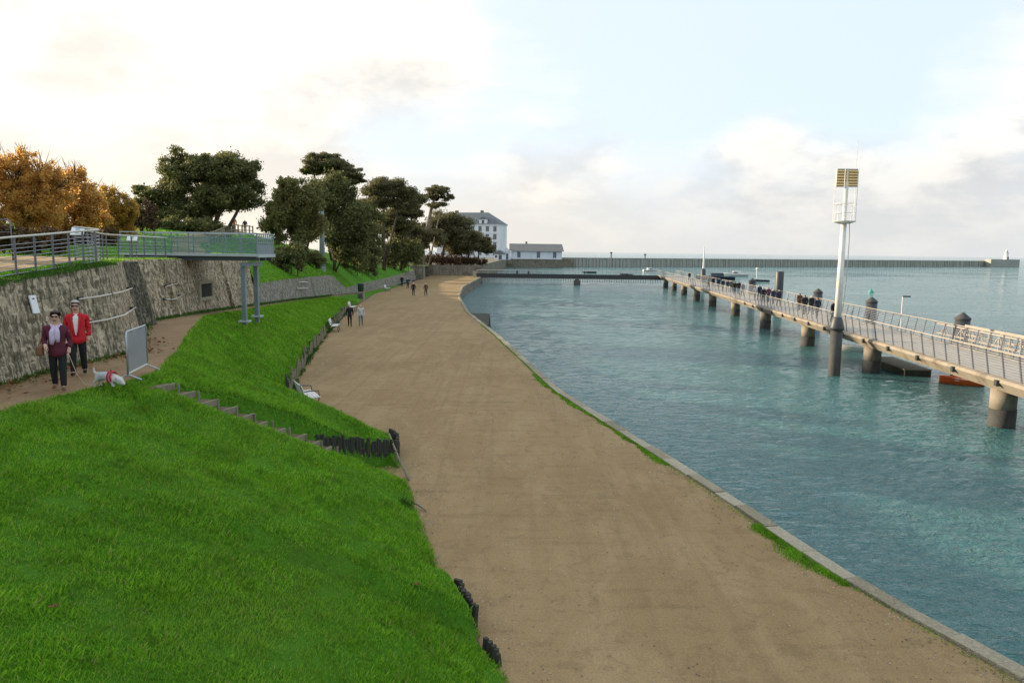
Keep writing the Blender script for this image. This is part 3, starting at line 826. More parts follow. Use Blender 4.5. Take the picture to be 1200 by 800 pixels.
# railings
post = MB().bar((0, 0, 0), (0.20, 0, 1.15), 0.04, 0.085, (0, 1, 0)).build('rail_post', 'rail_steel')
brk = MB().box((0, 0, 0), (0.26, 0.20, 0.26)).build('post_bracket', 'iron')
first = True
s = y0p; posts = 0
while s < PEND - 0.5:
    for side in (0, 1):
        off = NE - 0.12 if side == 0 else FE + 0.12
        o = post if first else copy_part(post, pier)
        o.parent = pier
        o.location = L_(PP(s, off, DZ)); o.rotation_euler = (0, 0, ang + (math.pi if side == 0 else 0))
        first = False
        posts += 1
    s += 1.25 if s < 75 else 2.5
first = True
for s in np.arange(y0p, 80, 3.75):
    for off in ((NE - 0.36),):
        o = brk if first else copy_part(brk, pier)
        o.parent = pier; first = False
        o.location = L_(PP(s, off, DZ - 0.16)); o.rotation_euler = (0, 0, ang)
for side in (0, 1):
    sg = -1 if side == 0 else 1
    off = NE - 0.12 if side == 0 else FE + 0.12
    MB().tube([L_(PP(y0p, off + sg * 0.21, DZ + 1.18)), L_(PP(PEND, off + sg * 0.21, DZ + 1.18))], 0.030, 8).build('handrail', 'pier_deck', pier)
    for i in range(9):
        h = 0.12 + i * 0.115
        MB().tube([L_(PP(y0p, off + sg * 0.20 * h / 1.15, DZ + h)), L_(PP(PEND, off + sg * 0.20 * h / 1.15, DZ + h))], 0.013, 5).build('rail_wire', 'galvanised', pier)

# ------------------------------------------------------------------ light mast standing in front of the pier
mb0 = G(977, 440, WATER)
mast = thing('light_mast', 'tall white light mast with caged floodlights on a round pile', 'light mast', mb0)
MB().lathe((0, 0, 0), [(0.36, -3), (0.36, 0), (0.355, 2.95)], 18).build('pile', 'pile_dark', mast, True)
MB().lathe((0, 0, 0), [(0.42, 2.88), (0.43, 3.05), (0.28, 3.62), (0.23, 3.70)], 18).build('collar', 'cap_dark', mast, True)
MB().tube([(0, 0, 3.6), (0.0, 0, 6.5), (0.0, 0, 9.55)], [0.21, 0.185, 0.165], 16).build('pole', 'white_paint', mast, True)
MB().tube([(0.20, -0.2, 3.9), (0.34, -0.12, 6.0), (0.36, -0.1, 8.6), (0.30, -0.1, 9.5)], 0.025, 6).build('cable', 'rail_white', mast)
MB().lathe((0, 0, 9.52), [(0.28, -0.12), (0.66, 0.0), (0.68, 0.06), (0.2, 0.08)], 20).build('gallery_floor', 'white_paint', mast)
for z in (10.05, 10.6):
    r = 0.64
    MB().tube([(r * math.cos(a), r * math.sin(a), z) for a in np.linspace(0, 2 * math.pi, 25)], 0.022, 6).build('gallery_rail', 'white_paint', mast)
for i in range(8):
    a = i * math.pi / 4 + 0.2
    hgt = 12.7 if i in (0, 3, 5, 7) else 10.6
    MB().tube([(0.64 * math.cos(a), 0.64 * math.sin(a), 9.55), (0.64 * math.cos(a), 0.64 * math.sin(a), hgt)], 0.02, 6).build('stanchion', 'white_paint', mast)
MB().tube([(0, 0, 9.5), (0, 0, 11.9)], 0.13, 10).build('upper_pole', 'white_paint', mast)
MB().tube([(0.5, 0, 12.5), (0.55, 0, 14.4)], 0.012, 5).build('antenna', 'white_paint', mast)
for sx in (-0.33, 0.33):
    b2 = MB().box((sx, 0.06, 12.15), (0.60, 0.18, 1.02)).build('floodlight', 'lamp_back', mast, False, 0.01)
    fr = MB()
    for z in (11.62, 12.68): fr.box((sx, -0.06, z), (0.64, 0.07, 0.05))
    for xx in (-0.31, 0.31): fr.box((sx + xx, -0.06, 12.15), (0.04, 0.07, 1.06))
    fr.build('lamp_frame', 'white_paint', b2)
    for i in range(6):
        MB().box((sx, -0.075, 11.74 + i * 0.165), (0.56, 0.10, 0.085)).build('louvre', 'lamp_amber', b2)

# second, distant mast by the footbridge end
q = G(824, 323, WATER); q = D(824, 322, 150)
m2 = thing('signal_pole', 'slim white pole on a dark round pile near the far bend of the pier', 'pole', (q.x, q.y, WATER))
MB().lathe((0, 0, 0), [(0.5, -3), (0.5, 4.2), (0.2, 4.5)], 14).build('pile', 'cap_dark', m2, True)
MB().tube([(0, 0, 4.4), (0, 0, 7.0), (0, 0, 9.0)], [0.20, 0.14, 0.06], 10).build('pole', 'white_paint', m2)

# ------------------------------------------------------------------ guide piles beyond the pier
def guide_pile(px, ptop, yv, r, cone, label):
    t = D(px, ptop, yv)
    o = thing('guide_pile', label, 'pile', (t.x, t.y, WATER), 0, 'guide piles beyond the pier')
    h = t.z - WATER
    if cone:
        MB().lathe((0, 0, 0), [(r, -3), (r, h - 0.42)], 20).build('shaft', 'cap_dark', o, True)
        MB().lathe((0, 0, 0), [(r * 1.08, h - 0.44), (r * 1.08, h - 0.36), (0.05, h)], 20).build('cone_cap', 'pile_dark', o)
    else:
        MB().lathe((0, 0, 0), [(r, -3), (r, h - 0.06), (r * 0.93, h)], 20).build('shaft', 'cap_dark', o, True)
    return o
guide_pile(1129, 366, 46, 0.43, True, 'cone-capped dark pile nearest the right edge, behind the pier railing')
guide_pile(1022, 348, 62, 0.45, True, 'cone-capped dark pile just right of the white light mast')
guide_pile(959, 338, 77, 0.45, True, 'cone-capped dark pile behind the group of three on the pier')
guide_pile(914, 318, 92, 0.50, False, 'tall flat-topped dark pile rising above the pier')
guide_pile(882, 326, 107, 0.50, True, 'farthest cone-capped dark pile behind the pier')

# pontoon, boats and lamp behind the pier
po = D(1052, 433, 50)
pon = thing('pontoon', 'long timber pontoon floating beneath the pier', 'pontoon', (PX(51) + 2.2, 49, WATER), -math.atan(ka))
MB().box((0, 0, 0.12), (1.6, 6.0, 0.5)).build('float', 'dark_wood', pon, False, 0.03)
for i in range(12):
    MB().box((0, -2.75 + i * 0.5, 0.40), (1.7, 0.44, 0.06)).build('plank', 'weathered_wood', pon)

# lattice-sided gangway beyond the far railing
gg = thing('gangway', 'pale lattice-sided gangway behind the pier railing at the right edge', 'gangway', PP(38, FE + 1.0, DZ - 0.25))
GB = Vector(gg.location)
def GL(s_, o_, z_): return PP(s_, FE + o_, DZ + z_) - GB
MB().add([GL(38, 0.9, -0.3), GL(38, 2.1, -0.3), GL(47, 2.1, -0.3), GL(47, 0.9, -0.3), GL(38, 0.9, -0.2), GL(38, 2.1, -0.2), GL(47, 2.1, -0.2), GL(47, 0.9, -0.2)],
         [(0, 3, 2, 1), (4, 5, 6, 7), (0, 1, 5, 4), (1, 2, 6, 5), (2, 3, 7, 6), (3, 0, 4, 7)]).build('deck', 'weathered_wood', gg)
for o_ in (0.9, 2.1):
    for z_ in (-0.15, 0.4, 0.95):
        MB().bar(GL(38, o_, z_), GL(47, o_, z_), 0.07, 0.10).build('chord', 'pier_deck', gg)
    for i in range(9):
        s_ = 38 + i * 1.0
        MB().bar(GL(s_, o_, -0.15), GL(s_, o_, 0.95), 0.07).build('strut', 'pier_deck', gg)
        MB().bar(GL(s_ + (0 if i % 2 else 1), o_, -0.1), GL(s_ + (1 if i % 2 else 0), o_, 0.9), 0.05).build('brace', 'pier_deck', gg)

def boat(name, label, px, py, length, beam, hull, yv=None, rz=0.0, cabin=None, group=None):
    p = G(px, py, WATER) if yv is None else D(px, py, yv)
    o = thing(name, label, 'boat', (p.x, p.y, WATER), rz, group)
    h = MB(); n = 9
    rows = []
    for i in range(n):
        t = i / (n - 1)
        wv = beam / 2 * (1 - max(0, (t - 0.45) / 0.55) ** 2.2) * (0.86 + 0.14 * min(1, t / 0.25))
        x = (t - 0.5) * length; sh = 0.10 * beam * t * t
        rows.append([(x, -wv, 0.28 * beam + sh), (x, -wv * 0.75, -0.05), (x, 0, -0.15), (x, wv * 0.75, -0.05), (x, wv, 0.28 * beam + sh)])
    vs = [q for r_ in rows for q in r_]
    fs = [(i * 5 + j, i * 5 + j + 1, (i + 1) * 5 + j + 1, (i + 1) * 5 + j) for i in range(n - 1) for j in range(4)] + [(0, 1, 2, 3, 4)]
    h.add(vs, fs).build('hull', hull, o, True)
    dk = MB()
    rr = [(r_[0][0], r_[0][1] * 0.93, r_[0][2] - 0.07 * beam) for r_ in rows] + [(r_[4][0], r_[4][1] * 0.93, r_[4][2] - 0.07 * beam) for r_ in rows[::-1]]
    dk.add(rr, [tuple(range(len(rr)))]).build('deck', 'boat_white' if hull != 'boat_white' else 'concrete', o)
    gw = MB().tube([(r_[0][0], r_[0][1], r_[0][2]) for r_ in rows] + [(r_[4][0], r_[4][1], r_[4][2]) for r_ in rows[::-1]], 0.035 * beam, 6)
    gw.build('gunwale', hull, o, True)
    if cabin:
        MB().box((-length * 0.05, 0, 0.42 * beam), (length * 0.32, beam * 0.6, 0.45 * beam)).build('cabin', cabin, o, False, 0.03)
        MB().box((length * 0.02, 0, 0.47 * beam), (length * 0.19, beam * 0.62, 0.16 * beam)).build('cabin_window', 'window_glass', o)
    else:
        for xx in (-0.25, 0.1):
            MB().box((length * xx, 0, 0.24 * beam), (0.28, beam * 0.9, 0.05)).build('thwart', 'boat_white', o)
    return o
boat('dinghy', 'small orange inflatable dinghy floating under the pier', 1126, 450, 2.3, 1.1, 'boat_orange', None, R(155))
boat('rowing_boat', 'white rowing boat half hidden under the pier near the light mast', 1003, 411, 3.4, 1.3, 'boat_white', None, R(160))
boat('motor_boat', 'white motor boat under way beyond the pier', 862, 319.5, 8.0, 2.6, 'boat_white', 250, R(175), 'boat_white')
boat('motor_boat', 'low dark workboat moored near the distant white pole', 838, 322, 11.0, 3.0, 'boat_dark', 215, R(175), 'boat_dark')
boat('rowing_boat', 'small dark boat on open water right of the white motor boat', 893, 324, 4.0, 1.5, 'boat_dark', 205, R(175))
boat('motor_boat', 'tiny white boat moored left of the pier bend behind the footbridge', 762, 316, 6.0, 2.2, 'boat_white', 300, R(10), 'boat_white')
boat('rowing_boat', 'small dark moored boat beyond the middle of the footbridge', 691, 319, 5.5, 1.8, 'boat_dark', 265, R(20))
boat('rowing_boat', 'dark moored boat beyond the footbridge, midway to the pier bend', 734, 320.5, 4.6, 1.6, 'boat_dark', 245, R(150))
for px, py, lb_ in ((606, 318.5, 'dark mooring post in the water left of the boathouse front'), (619.5, 318, 'dark mooring post in the water before the boathouse windows')):
    p = D(px, py, 240)
    o = thing('mooring_post', lb_, 'post', (p.x, p.y, WATER))
    MB().lathe((0, 0, 0), [(0.30, -2), (0.28, 1.1)], 10).build('shaft', 'cap_dark', o)
    MB().lathe((0, 0, 0), [(0.36, 1.08), (0.36, 1.2), (0.1, 1.4)], 10).build('cap', 'pile_dark', o)
p = G(1020.6, 342.5, WATER)
o = thing('buoy', 'turquoise conical buoy on the open water right of the light mast', 'buoy', p)
MB().lathe((0, 0, 0), [(0.5, -0.2), (0.55, 0.12), (0.28, 0.4), (0.08, 0.75)], 16).build('body', 'buoy_green', o, True)
MB().tube([(0, 0, 0.7), (0, 0, 0.95)], 0.05, 8).build('top_mark', 'buoy_green', o)
p = D(887, 319, 230)
o = thing('marker_post', 'thin white marker post in the water before the breakwater', 'post', (p.x, p.y, WATER))
MB().tube([(0, 0, -2), (0, 0, 2.6)], 0.14, 8).build('pole', 'white_paint', o)
MB().lathe((0, 0, 2.5), [(0.1, 0), (0.38, 0.15), (0.38, 0.7), (0.1, 0.9)], 10).build('top_mark', 'white_paint', o, True)
p = D(1056, 375, 60)
o = thing('pontoon_lamp', 'slim white lamp post with dark head behind the pier railing', 'lamp post', (p.x, p.y, WATER))
t_ = D(1056, 347.5, 60).z - WATER
MB().tube([(0, 0, -0.5), (0, 0, t_)], 0.05, 8).build('post', 'white_paint', o)
MB().box((0.28, 0, t_ + 0.02), (0.62, 0.22, 0.12)).build('lamp_head', 'cap_dark', o, False, 0.02)

# ------------------------------------------------------------------ footbridge
fa, fb = G(556, 326.5, 0), PP(PEND, NE, 0)
fa.y = 170
bridge = thing('footbridge', 'low dark footbridge joining the promenade to the pier', 'footbridge', (fa.x, 170, WATER + 0.12))
Lb = fb.x - fa.x + 0.5
MB().box((Lb / 2, 0, 1.75), (Lb, 2.4, 0.22)).build('deck', 'pier_deck', bridge)
for yv in (-1.25, 1.25):
    MB().box((Lb / 2, yv, 1.72), (Lb, 0.14, 0.95)).build('girder', 'bridge_dark', bridge)
nb = int(Lb / 0.55)
tooth = MB().box((0, 0, 0), (0.16, 0.08, 0.8)).build('fender_slat', 'pier_deck', bridge)
tooth.location = (1.0, -1.38, 0.92)
for i in range(1, nb - 2):
    copy_part(tooth, bridge, (1.0 + i * 0.55, -1.38, 0.92))
for yv in (-1.25, 1.25):
    MB().tube([(0, yv, 3.0), (Lb, yv, 3.0)], 0.03, 5).build('handrail', 'rail_white', bridge)
    for i in range(0, int(Lb / 2.5) + 1):
        MB().bar((i * 2.5, yv, 2.1), (i * 2.5, yv, 3.0), 0.05).build('rail_post', 'galvanised', bridge)
pcx = D(675.5, 334, 170).x - fa.x
MB().lathe((pcx, -1.6, 0), [(0.75, -2), (0.75, 0.95), (0.42, 1.0), (0.42, 1.6)], 16).build('mid_pile', 'pile_dark', bridge, True)

# ------------------------------------------------------------------ breakwater, lighthouse
bw_a, bw_b = G(640, 312.8, WATER), G(1166, 312.6, WATER)
br = thing('breakwater', 'long grey ribbed breakwater across the horizon', 'breakwater', (bw_a.x, bw_a.y, WATER))
dv = Vector((bw_b.x - bw_a.x, bw_b.y - bw_a.y, 0)); LB = dv.length; br.rotation_euler = (0, 0, math.atan2(dv.y, dv.x))
MB().box((LB / 2, 3, 0.6), (LB, 6, 7.2)).build('body', 'breakwater_stone', br)
MB().box((LB / 2, 3, 4.4), (LB + 0.4, 6.6, 0.4)).build('capping', 'breakwater_rib', br)
rib = MB().box((0, -0.2, 2.05), (0.8, 0.4, 4.25)).build('rib', 'breakwater_rib', br)
rib.location = (2, 0, 0)
for i in range(1, 190):
    copy_part(rib, br, (2 + (i + random.uniform(-.35, .35)) * LB / 192, 0, 0), 0, (random.uniform(0.4, 1.9), random.uniform(0.5, 1.3), 1))
MB().box((LB + 5, 2.0, 0.3), (14, 8, 4.6)).build('end_step', 'breakwater_stone', br)
p = D(1179, 304, 575)
lh = thing('lighthouse', 'small white lighthouse on the end of the breakwater', 'lighthouse', (p.x, p.y, WATER))
hh = p.z - WATER
MB().box((-3, 0, (hh - 3) / 2), (22, 8, hh + 3)).build('base', 'breakwater_stone', lh)
MB().lathe((0, 0, hh), [(2.2, 0), (1.9, 0.6), (1.45, 3.5), (1.3, 5.0), (1.9, 5.1), (1.9, 5.3)], 16).build('tower', 'white_paint', lh)
MB().lathe((0, 0, hh + 5.3), [(0.8, 0), (0.8, 1.3)], 12).build('lantern', 'window_frame', lh)
MB().lathe((0, 0, hh + 6.6), [(1.0, 0), (0.85, 0.4), (0.15, 1.0), (0.1, 1.8)], 12).build('dome', 'white_paint', lh)
MB().box((0, -2.0, hh + 1.0), (0.9, 0.5, 2.0)).build('door', 'cap_dark', lh)
for px, hgt, lb_ in ((717, 2.6, 'dark beacon post on the breakwater right of the boathouse'), (757, 1.9, 'shorter faint post on the breakwater near the footbridge end')):
    t = (px - 640) / (1166 - 640)
    yv = 1 / ((1 - t) / bw_a.y + t / bw_b.y)
    p = D(px, 303, yv)
    o = thing('beacon_post', lb_, 'post', (p.x, p.y + 3, WATER + 4.6))
    MB().tube([(0, 0, 0), (0, 0, hgt)], 0.3, 8).build('pole', 'cap_dark', o)
    MB().box((0, 0, hgt), (1.1, 0.7, 0.7)).build('beacon', 'cap_dark', o)
# ------------------------------------------------------------------ far buildings
def house_window(parent, c, wd, ht, M=None, depth=0.25):
    """window standing 0.02-0.1 m proud of a wall whose outward direction is local -y"""
    o = MB().box((0, 0, 0), (wd, 0.10, ht)).build('window', 'window_glass', parent)
    o.location = c
    fr = MB()
    for sx in (-1, 1): fr.box((sx * (wd / 2 - 0.02), -0.02, 0), (0.16, 0.2, ht + 0.1))
    for sz in (-1, 1): fr.box((0, -0.02, sz * (ht / 2)), (wd + 0.1, 0.24, 0.16))
    fr.box((0, -0.03, 0), (0.10, 0.12, ht))
    fr.build('frame', 'window_frame', o)
    return o
y_b = 341.0
bxl, bxr = D(599, 300, y_b).x, D(658.5, 300, y_b).x
bh = thing('boathouse', 'long white boathouse with grey roof on a stone base in the water', 'boathouse', (bxl, y_b, WATER))
wd = bxr - bxl; dp = 11.0
MB().box((wd / 2, dp / 2, 0.9), (wd + 0.8, dp + 0.8, 5.8)).build('stone_base', 'far_stone', bh)
MB().box((wd / 2, dp / 2, 5.75), (wd, dp, 3.9)).build('wall', 'facade_white', bh)
MB().add([(-0.9, -0.9, 7.5), (wd + 0.9, -0.9, 7.5), (wd + 0.9, dp + 0.9, 7.5), (-0.9, dp + 0.9, 7.5), (-0.9, dp / 2, 10.9), (wd + 0.3, dp / 2, 10.9)],
         [(0, 1, 5, 4), (2, 3, 4, 5), (1, 2, 5), (3, 0, 4), (3, 2, 1, 0)]).build('roof', 'shed_roof', bh)
for px in (608, 631, 650):
    house_window(bh, (D(px, 300, y_b).x - bxl, -0.06, 5.9), 1.5, 2.6)
MB().box((wd / 2, -0.5, 3.75), (wd + 0.4, 0.3, 0.25)).build('string_course', 'far_stone', bh)
# gabled porch on the left end
pg = MB().box((-1.9, 1.2, 5.3), (3.4, 5.0, 3.6)).build('porch', 'facade_white', bh)
MB().add([(-3.9, -1.6, 7.0), (0.1, -1.6, 7.0), (-1.9, -1.6, 9.2), (-3.9, 4.5, 7.0), (0.1, 4.5, 7.0), (-1.9, 4.5, 9.2)],
         [(0, 2, 5, 3), (1, 4, 5, 2), (0, 3, 4, 1)]).build('porch_roof', 'shed_roof', pg)
MB().add([(-3.6, -1.34, 7.02), (-0.2, -1.34, 7.02), (-1.9, -1.34, 8.9)], [(0, 1, 2)]).build('gable', 'facade_white', pg)
MB().box((-1.9, -1.35, 5.0), (1.2, 0.12, 2.6)).build('door', 'window_glass', pg)
MB().box((-1.9, 1.2, 2.5), (4.2, 5.6, 2.0)).build('porch_base', 'far_stone', bh)
MB().box((7.0, dp / 2 + 1.0, 11.2), (0.9, 0.9, 1.4)).build('chimney', 'far_stone', bh)

cx = D(584.5, 300, 380)
wb = thing('white_building', 'tall white building with slate hip roof behind the pines', 'building', (cx.x, 380, 2.4), R(-16.7))
FW, FD, FH = 34.0, 13.4, 16.6
MB().box((-FW / 2, FD / 2, FH / 2), (FW, FD, FH)).build('wall', 'facade_white', wb)
MB().box((-FW / 2, FD / 2, FH + 0.2), (FW + 0.7, FD + 0.7, 0.4)).build('cornice', 'facade_white', wb)
MB().add([(0.6, -0.6, FH + 0.4), (0.6, FD + 0.6, FH + 0.4), (-FW - 0.6, FD + 0.6, FH + 0.4), (-FW - 0.6, -0.6, FH + 0.4), (-8.0, FD / 2, FH + 6.6), (-FW + 8, FD / 2, FH + 6.6)],
         [(0, 1, 4), (1, 2, 5, 4), (2, 3, 5), (3, 0, 4, 5), (3, 2, 1, 0)]).build('roof', 'slate', wb)
for r_ in range(4):
    for c_ in range(8):
        house_window(wb, (-2.2 - c_ * 4.0, -0.06, 2.6 + r_ * 4.0), 1.7, 2.6)
for xx in (-8.5, -20.5):
    dm = MB().box((xx, 0.6, FH + 1.6), (4.2, 1.9, 2.4)).build('dormer', 'facade_white', wb)
    MB().add([(xx - 2.4, -0.5, FH + 2.8), (xx + 2.4, -0.5, FH + 2.8), (xx, -0.5, FH + 4.2), (xx - 2.4, 3.4, FH + 2.8), (xx + 2.4, 3.4, FH + 2.8), (xx, 3.4, FH + 4.2)],
             [(0, 2, 5, 3), (1, 4, 5, 2), (0, 1, 2), (0, 3, 4, 1)]).build('dormer_roof', 'slate', dm)
    MB().box((xx, -0.38, FH + 1.6), (1.3, 0.14, 1.7)).build('dormer_window', 'window_glass', dm)
for r_ in range(4):
    MB().box((-FW / 2, -0.14, 4.45 + r_ * 4.0), (FW - 0.1, 0.25, 0.22)).build('string_course', 'facade_white', wb)
for xx in (-12, -26):
    MB().box((xx, FD / 2 + 1.5, FH + 6.4), (1.2, 2.0, 2.6)).build('chimney', 'far_stone', wb)
# low house and parapets between the grove and the boathouse
p = D(588, 300, 300)
lh2 = thing('quay_house', 'small dark-roofed cabin between the white building and boathouse', 'cabin', (p.x - 1.0, 300, 2.4), R(-8))
MB().box((0, 2, 1.2), (4.2, 4, 2.4)).build('wall', 'facade_white', lh2)
MB().add([(-2.5, -0.4, 2.3), (2.5, -0.4, 2.3), (0, -0.4, 3.9), (-2.5, 4.4, 2.3), (2.5, 4.4, 2.3), (0, 4.4, 3.9)], [(0, 2, 5, 3), (1, 4, 5, 2), (0, 1, 2), (3, 5, 4), (0, 3, 4, 1)]).build('roof', 'slate', lh2)
MB().box((0.4, -0.06, 1.0), (1.2, 0.14, 1.9)).build('door', 'window_glass', lh2)
MB().box((-1.3, -0.06, 1.3), (0.8, 0.14, 0.9)).build('window', 'window_glass', lh2)

# ------------------------------------------------------------------ things on the walls
def on_wall(px, py, out=0.1):
    prev = None
    for y in np.arange(12, 82, 0.02):
        p = D(px, py, y)
        d = p.x - (float(W0(y)) - 0.22 * (p.z - float(W0(y, 2))) + out)
        if prev is not None and d < 0 <= prev: return p
        prev = d
    return p
def wall_pipe(label, pts, r=0.024):
    ps_ = [on_wall(a, b_, 0.21) for a, b_ in pts]
    o = thing('wall_pipe', label, 'pipe', ps_[0], 0, 'pale pipes on the wall')
    q = [v - ps_[0] for v in ps_]
    MB().tube(q, r, 8).build('pipe', 'rail_white', o, True)
    for v in (q[0].lerp(q[1], 0.15), q[-1].lerp(q[-2], 0.15)):
        MB().box(v + Vector((-0.07, 0, 0)), (0.16, 0.05, 0.10)).build('clip', 'iron', o)
wall_pipe('upper pale pipe on the curved wall above the walking man', [(93, 350.5), (118, 347), (143, 342), (155, 337.5)])
wall_pipe('lower pale pipe on the curved wall right of the man in red', [(104, 378), (125, 374.5), (146, 369), (159, 360)])
wall_pipe('short upper pipe on the wall left of the square opening', [(194, 336), (208, 332)], 0.022)
wall_pipe('short lower pipe on the wall left of the square opening', [(194, 350.5), (203, 351), (214, 346)], 0.022)
wall_pipe('upper short pipe on the far low wall below the trees', [(350, 330.6), (361, 330.4)], 0.045)
wall_pipe('lower short pipe on the far low wall below the trees', [(349, 338.0), (361, 337.8)], 0.045)
p = on_wall(40, 356.5, 0.13)
o = thing('wall_sign', 'narrow white sign on the curved wall above the woman', 'sign', p, R(-6))
MB().box((0, 0, 0), (0.03, 0.21, 0.44), Matrix.Rotation(R(-12), 3, 'Y')).build('plate', 'sign_white', o)
MB().box((-0.05, 0, 0), (0.08, 0.08, 0.3)).build('backing', 'iron', o)
p = on_wall(238.5, 340, 0.05)
o = thing('wall_opening', 'small square stone-framed opening in the streaked wall', 'opening', p, math.atan2(0.5, 12) )
MB().box((0.02, 0, 0), (0.16, 1.5, 0.66)).build('recess', 'recess_dark', o)
for sy in (-1, 1): MB().box((0.06, sy * 0.86, 0), (0.24, 0.24, 0.80)).build('jamb', 'kerb_stone', o, False, 0.015)
for sz in (-1, 1): MB().box((0.065, 0, sz * 0.42), (0.26, 1.98, 0.17)).build('lintel' if sz > 0 else 'sill', 'kerb_stone', o, False, 0.015)

# ------------------------------------------------------------------ terrace railing
def railing(label, pts, h, spacing, nw, wire_r=0.009):
    P0 = pts[0]
    root = thing('terrace_railing', label, 'railing', P0)
    pl = [Vector(q) - Vector(P0) for q in pts]
    seg = [0.0]
    for a, b_ in zip(pl, pl[1:]): seg.append(seg[-1] + (b_ - a).length)
    def at(s):
        i = min(max(0, int(np.searchsorted(seg, s, 'right')) - 1), len(pl) - 2)
        t = (s - seg[i]) / max(1e-6, seg[i + 1] - seg[i])
        return pl[i].lerp(pl[i + 1], t)
    s = 0.1
    while s < seg[-1]:
        q = at(s)
        MB().bar(q + Vector((0, 0, -0.1)), q + Vector((0, 0, h)), 0.05, 0.018, (0, 1, 0)).build('post', 'rail_steel', root)
        s += spacing
    MB().tube([q + Vector((0, 0, h + 0.02)) for q in pl], 0.028, 8).build('handrail', 'rail_white', root, True)
    for i in range(nw):
        MB().tube([q + Vector((0, 0, 0.12 + i * (h - 0.18) / nw)) for q in pl], wire_r, 5).build('wire', 'galvanised', root)
    return root
def hpnt(x, y): return Vector((x, y, float(hz(np.array(x), np.array(y)))))
ra_ = [hpnt(float(W1x(y)) - 0.30, y) for y in np.arange(10, 21.3, 0.7)]
cx0, cy0 = ra_[-1].x - 0.32, ra_[-1].y + 0.12
for a in np.linspace(0.1, 0.95 * math.pi, 8):
    ra_.append(Vector((cx0 + 0.32 * math.cos(a), cy0 + 0.5 * math.sin(a), 5.43 + 0.03 * a)))
railing('steel terrace railing with pale curled handrail on top of the curved wall', ra_, 0.98, 0.66, 8)
rb_ = [hpnt(float(W1x(y)) - 0.7, y) for y in np.arange(23.2, 36.1, 0.8)]
railing('thin railing running back along the wall top to the steel platform', rb_, 1.0, 1.3, 6)

def info_panel(label, px, py, y, wd, ht, mt='sign_white'):
    p = D(px, py, y)
    zg = float(hz(np.array(p.x), np.array(y)))
    o = thing('info_panel', label, 'sign', (p.x, y, zg), R(12))
    hh_ = p.z - zg
    for sx in (-1, 1): MB().bar((sx * wd * 0.32, 0.05, -0.1), (sx * wd * 0.32, 0.05, hh_), 0.05).build('leg', 'rail_steel', o)
    pl_ = MB().box((0, 0, hh_), (wd, 0.04, ht), Matrix.Rotation(R(-42), 3, 'X')).build('panel', mt, o)
    MB().box((0, -0.02, hh_ + 0.02), (wd * 0.3, 0.035, ht * 0.5), Matrix.Rotation(R(-42), 3, 'X')).build('picture', 'sign_blue', pl_)
info_panel('white tilted information panel behind the terrace railing', 91, 271, 25, 0.40, 0.34)
info_panel('pale tilted information panel on the lawn left of the platform', 155, 279, 33, 0.42, 0.30)
# hoop barrier at the frame's left edge
p = D(4, 268, 27)
hb = thing('hoop_barrier', 'low bent metal hoop at the left edge in front of the autumn trees', 'barrier', (p.x, 27, float(hz(np.array(p.x), np.array(27.0)))))
zt = D(4, 257, 27).z - hb.location.z
MB().tube([(0.28, 0, -0.2), (0.26, 0, zt - 0.12), (0.16, 0, zt), (-0.3, 0, zt - 0.06), (-1.4, 0, zt - 0.12)], 0.03, 8).build('hoop', 'rail_steel', hb, True)
MB().tube([(0.26, 0, zt - 0.45), (-1.4, 0, zt - 0.5)], 0.02, 6).build('cross_bar', 'rail_steel', hb, True)

# ------------------------------------------------------------------ steel platform
pf = thing('viewing_platform', 'pale steel viewing platform on two posts projecting from the wall', 'platform', (-12.4, 36.0, 2.4))
def PFV(x, y, z): return Vector((x + 12.4, y - 36.0, z - 2.4))
XL, XR, YF, YB, ZD = -19.0, D(302, 297, 36).x, 36.0, 38.6, D(230, 297.5, 36).z
MB().box(PFV((XL + XR) / 2, (YF + YB) / 2, ZD - 0.05), (XR - XL, YB - YF, 0.10)).build('deck', 'platform_light', pf)
for yv in (YF - 0.03, YB + 0.03):
    MB().box(PFV((XL + XR) / 2, yv, ZD - 0.04), (XR - XL, 0.08, 0.11)).build('edge_strip', 'platform_light', pf)
for yv in (YF + 0.35, (YF + YB) / 2, YB - 0.35):
    MB().box(PFV((XL + XR) / 2, yv, ZD - 0.21), (XR - XL - 0.1, 0.14, 0.20)).build('joist', 'deck_dark', pf)
MB().box(PFV(XR - 0.02, (YF + YB) / 2, ZD - 0.06), (0.10, YB - YF, 0.16)).build('edge_strip', 'platform_light', pf)
for (px, py, yv) in ((287, 377, 36.5), (301.5, 371, 38.2)):
    b_ = D(px, py, yv)
    leg = MB().box(PFV(b_.x, yv, (b_.z - 0.3 + ZD - 0.45) / 2), (0.21, 0.21, ZD - 0.45 - b_.z + 0.3)).build('leg', 'platform_paint', pf, False, 0.015)
    MB().box(PFV(b_.x, yv, b_.z + 0.03), (0.5, 0.5, 0.08)).build('base_plate', 'platform_light', leg)
MB().box(PFV(XR - 0.75, (YF + YB) / 2, ZD - 0.48), (0.28, YB - YF - 0.4, 0.18)).build('cross_beam', 'platform_paint', pf)
RH = D(230, 272.5, 36).z - ZD
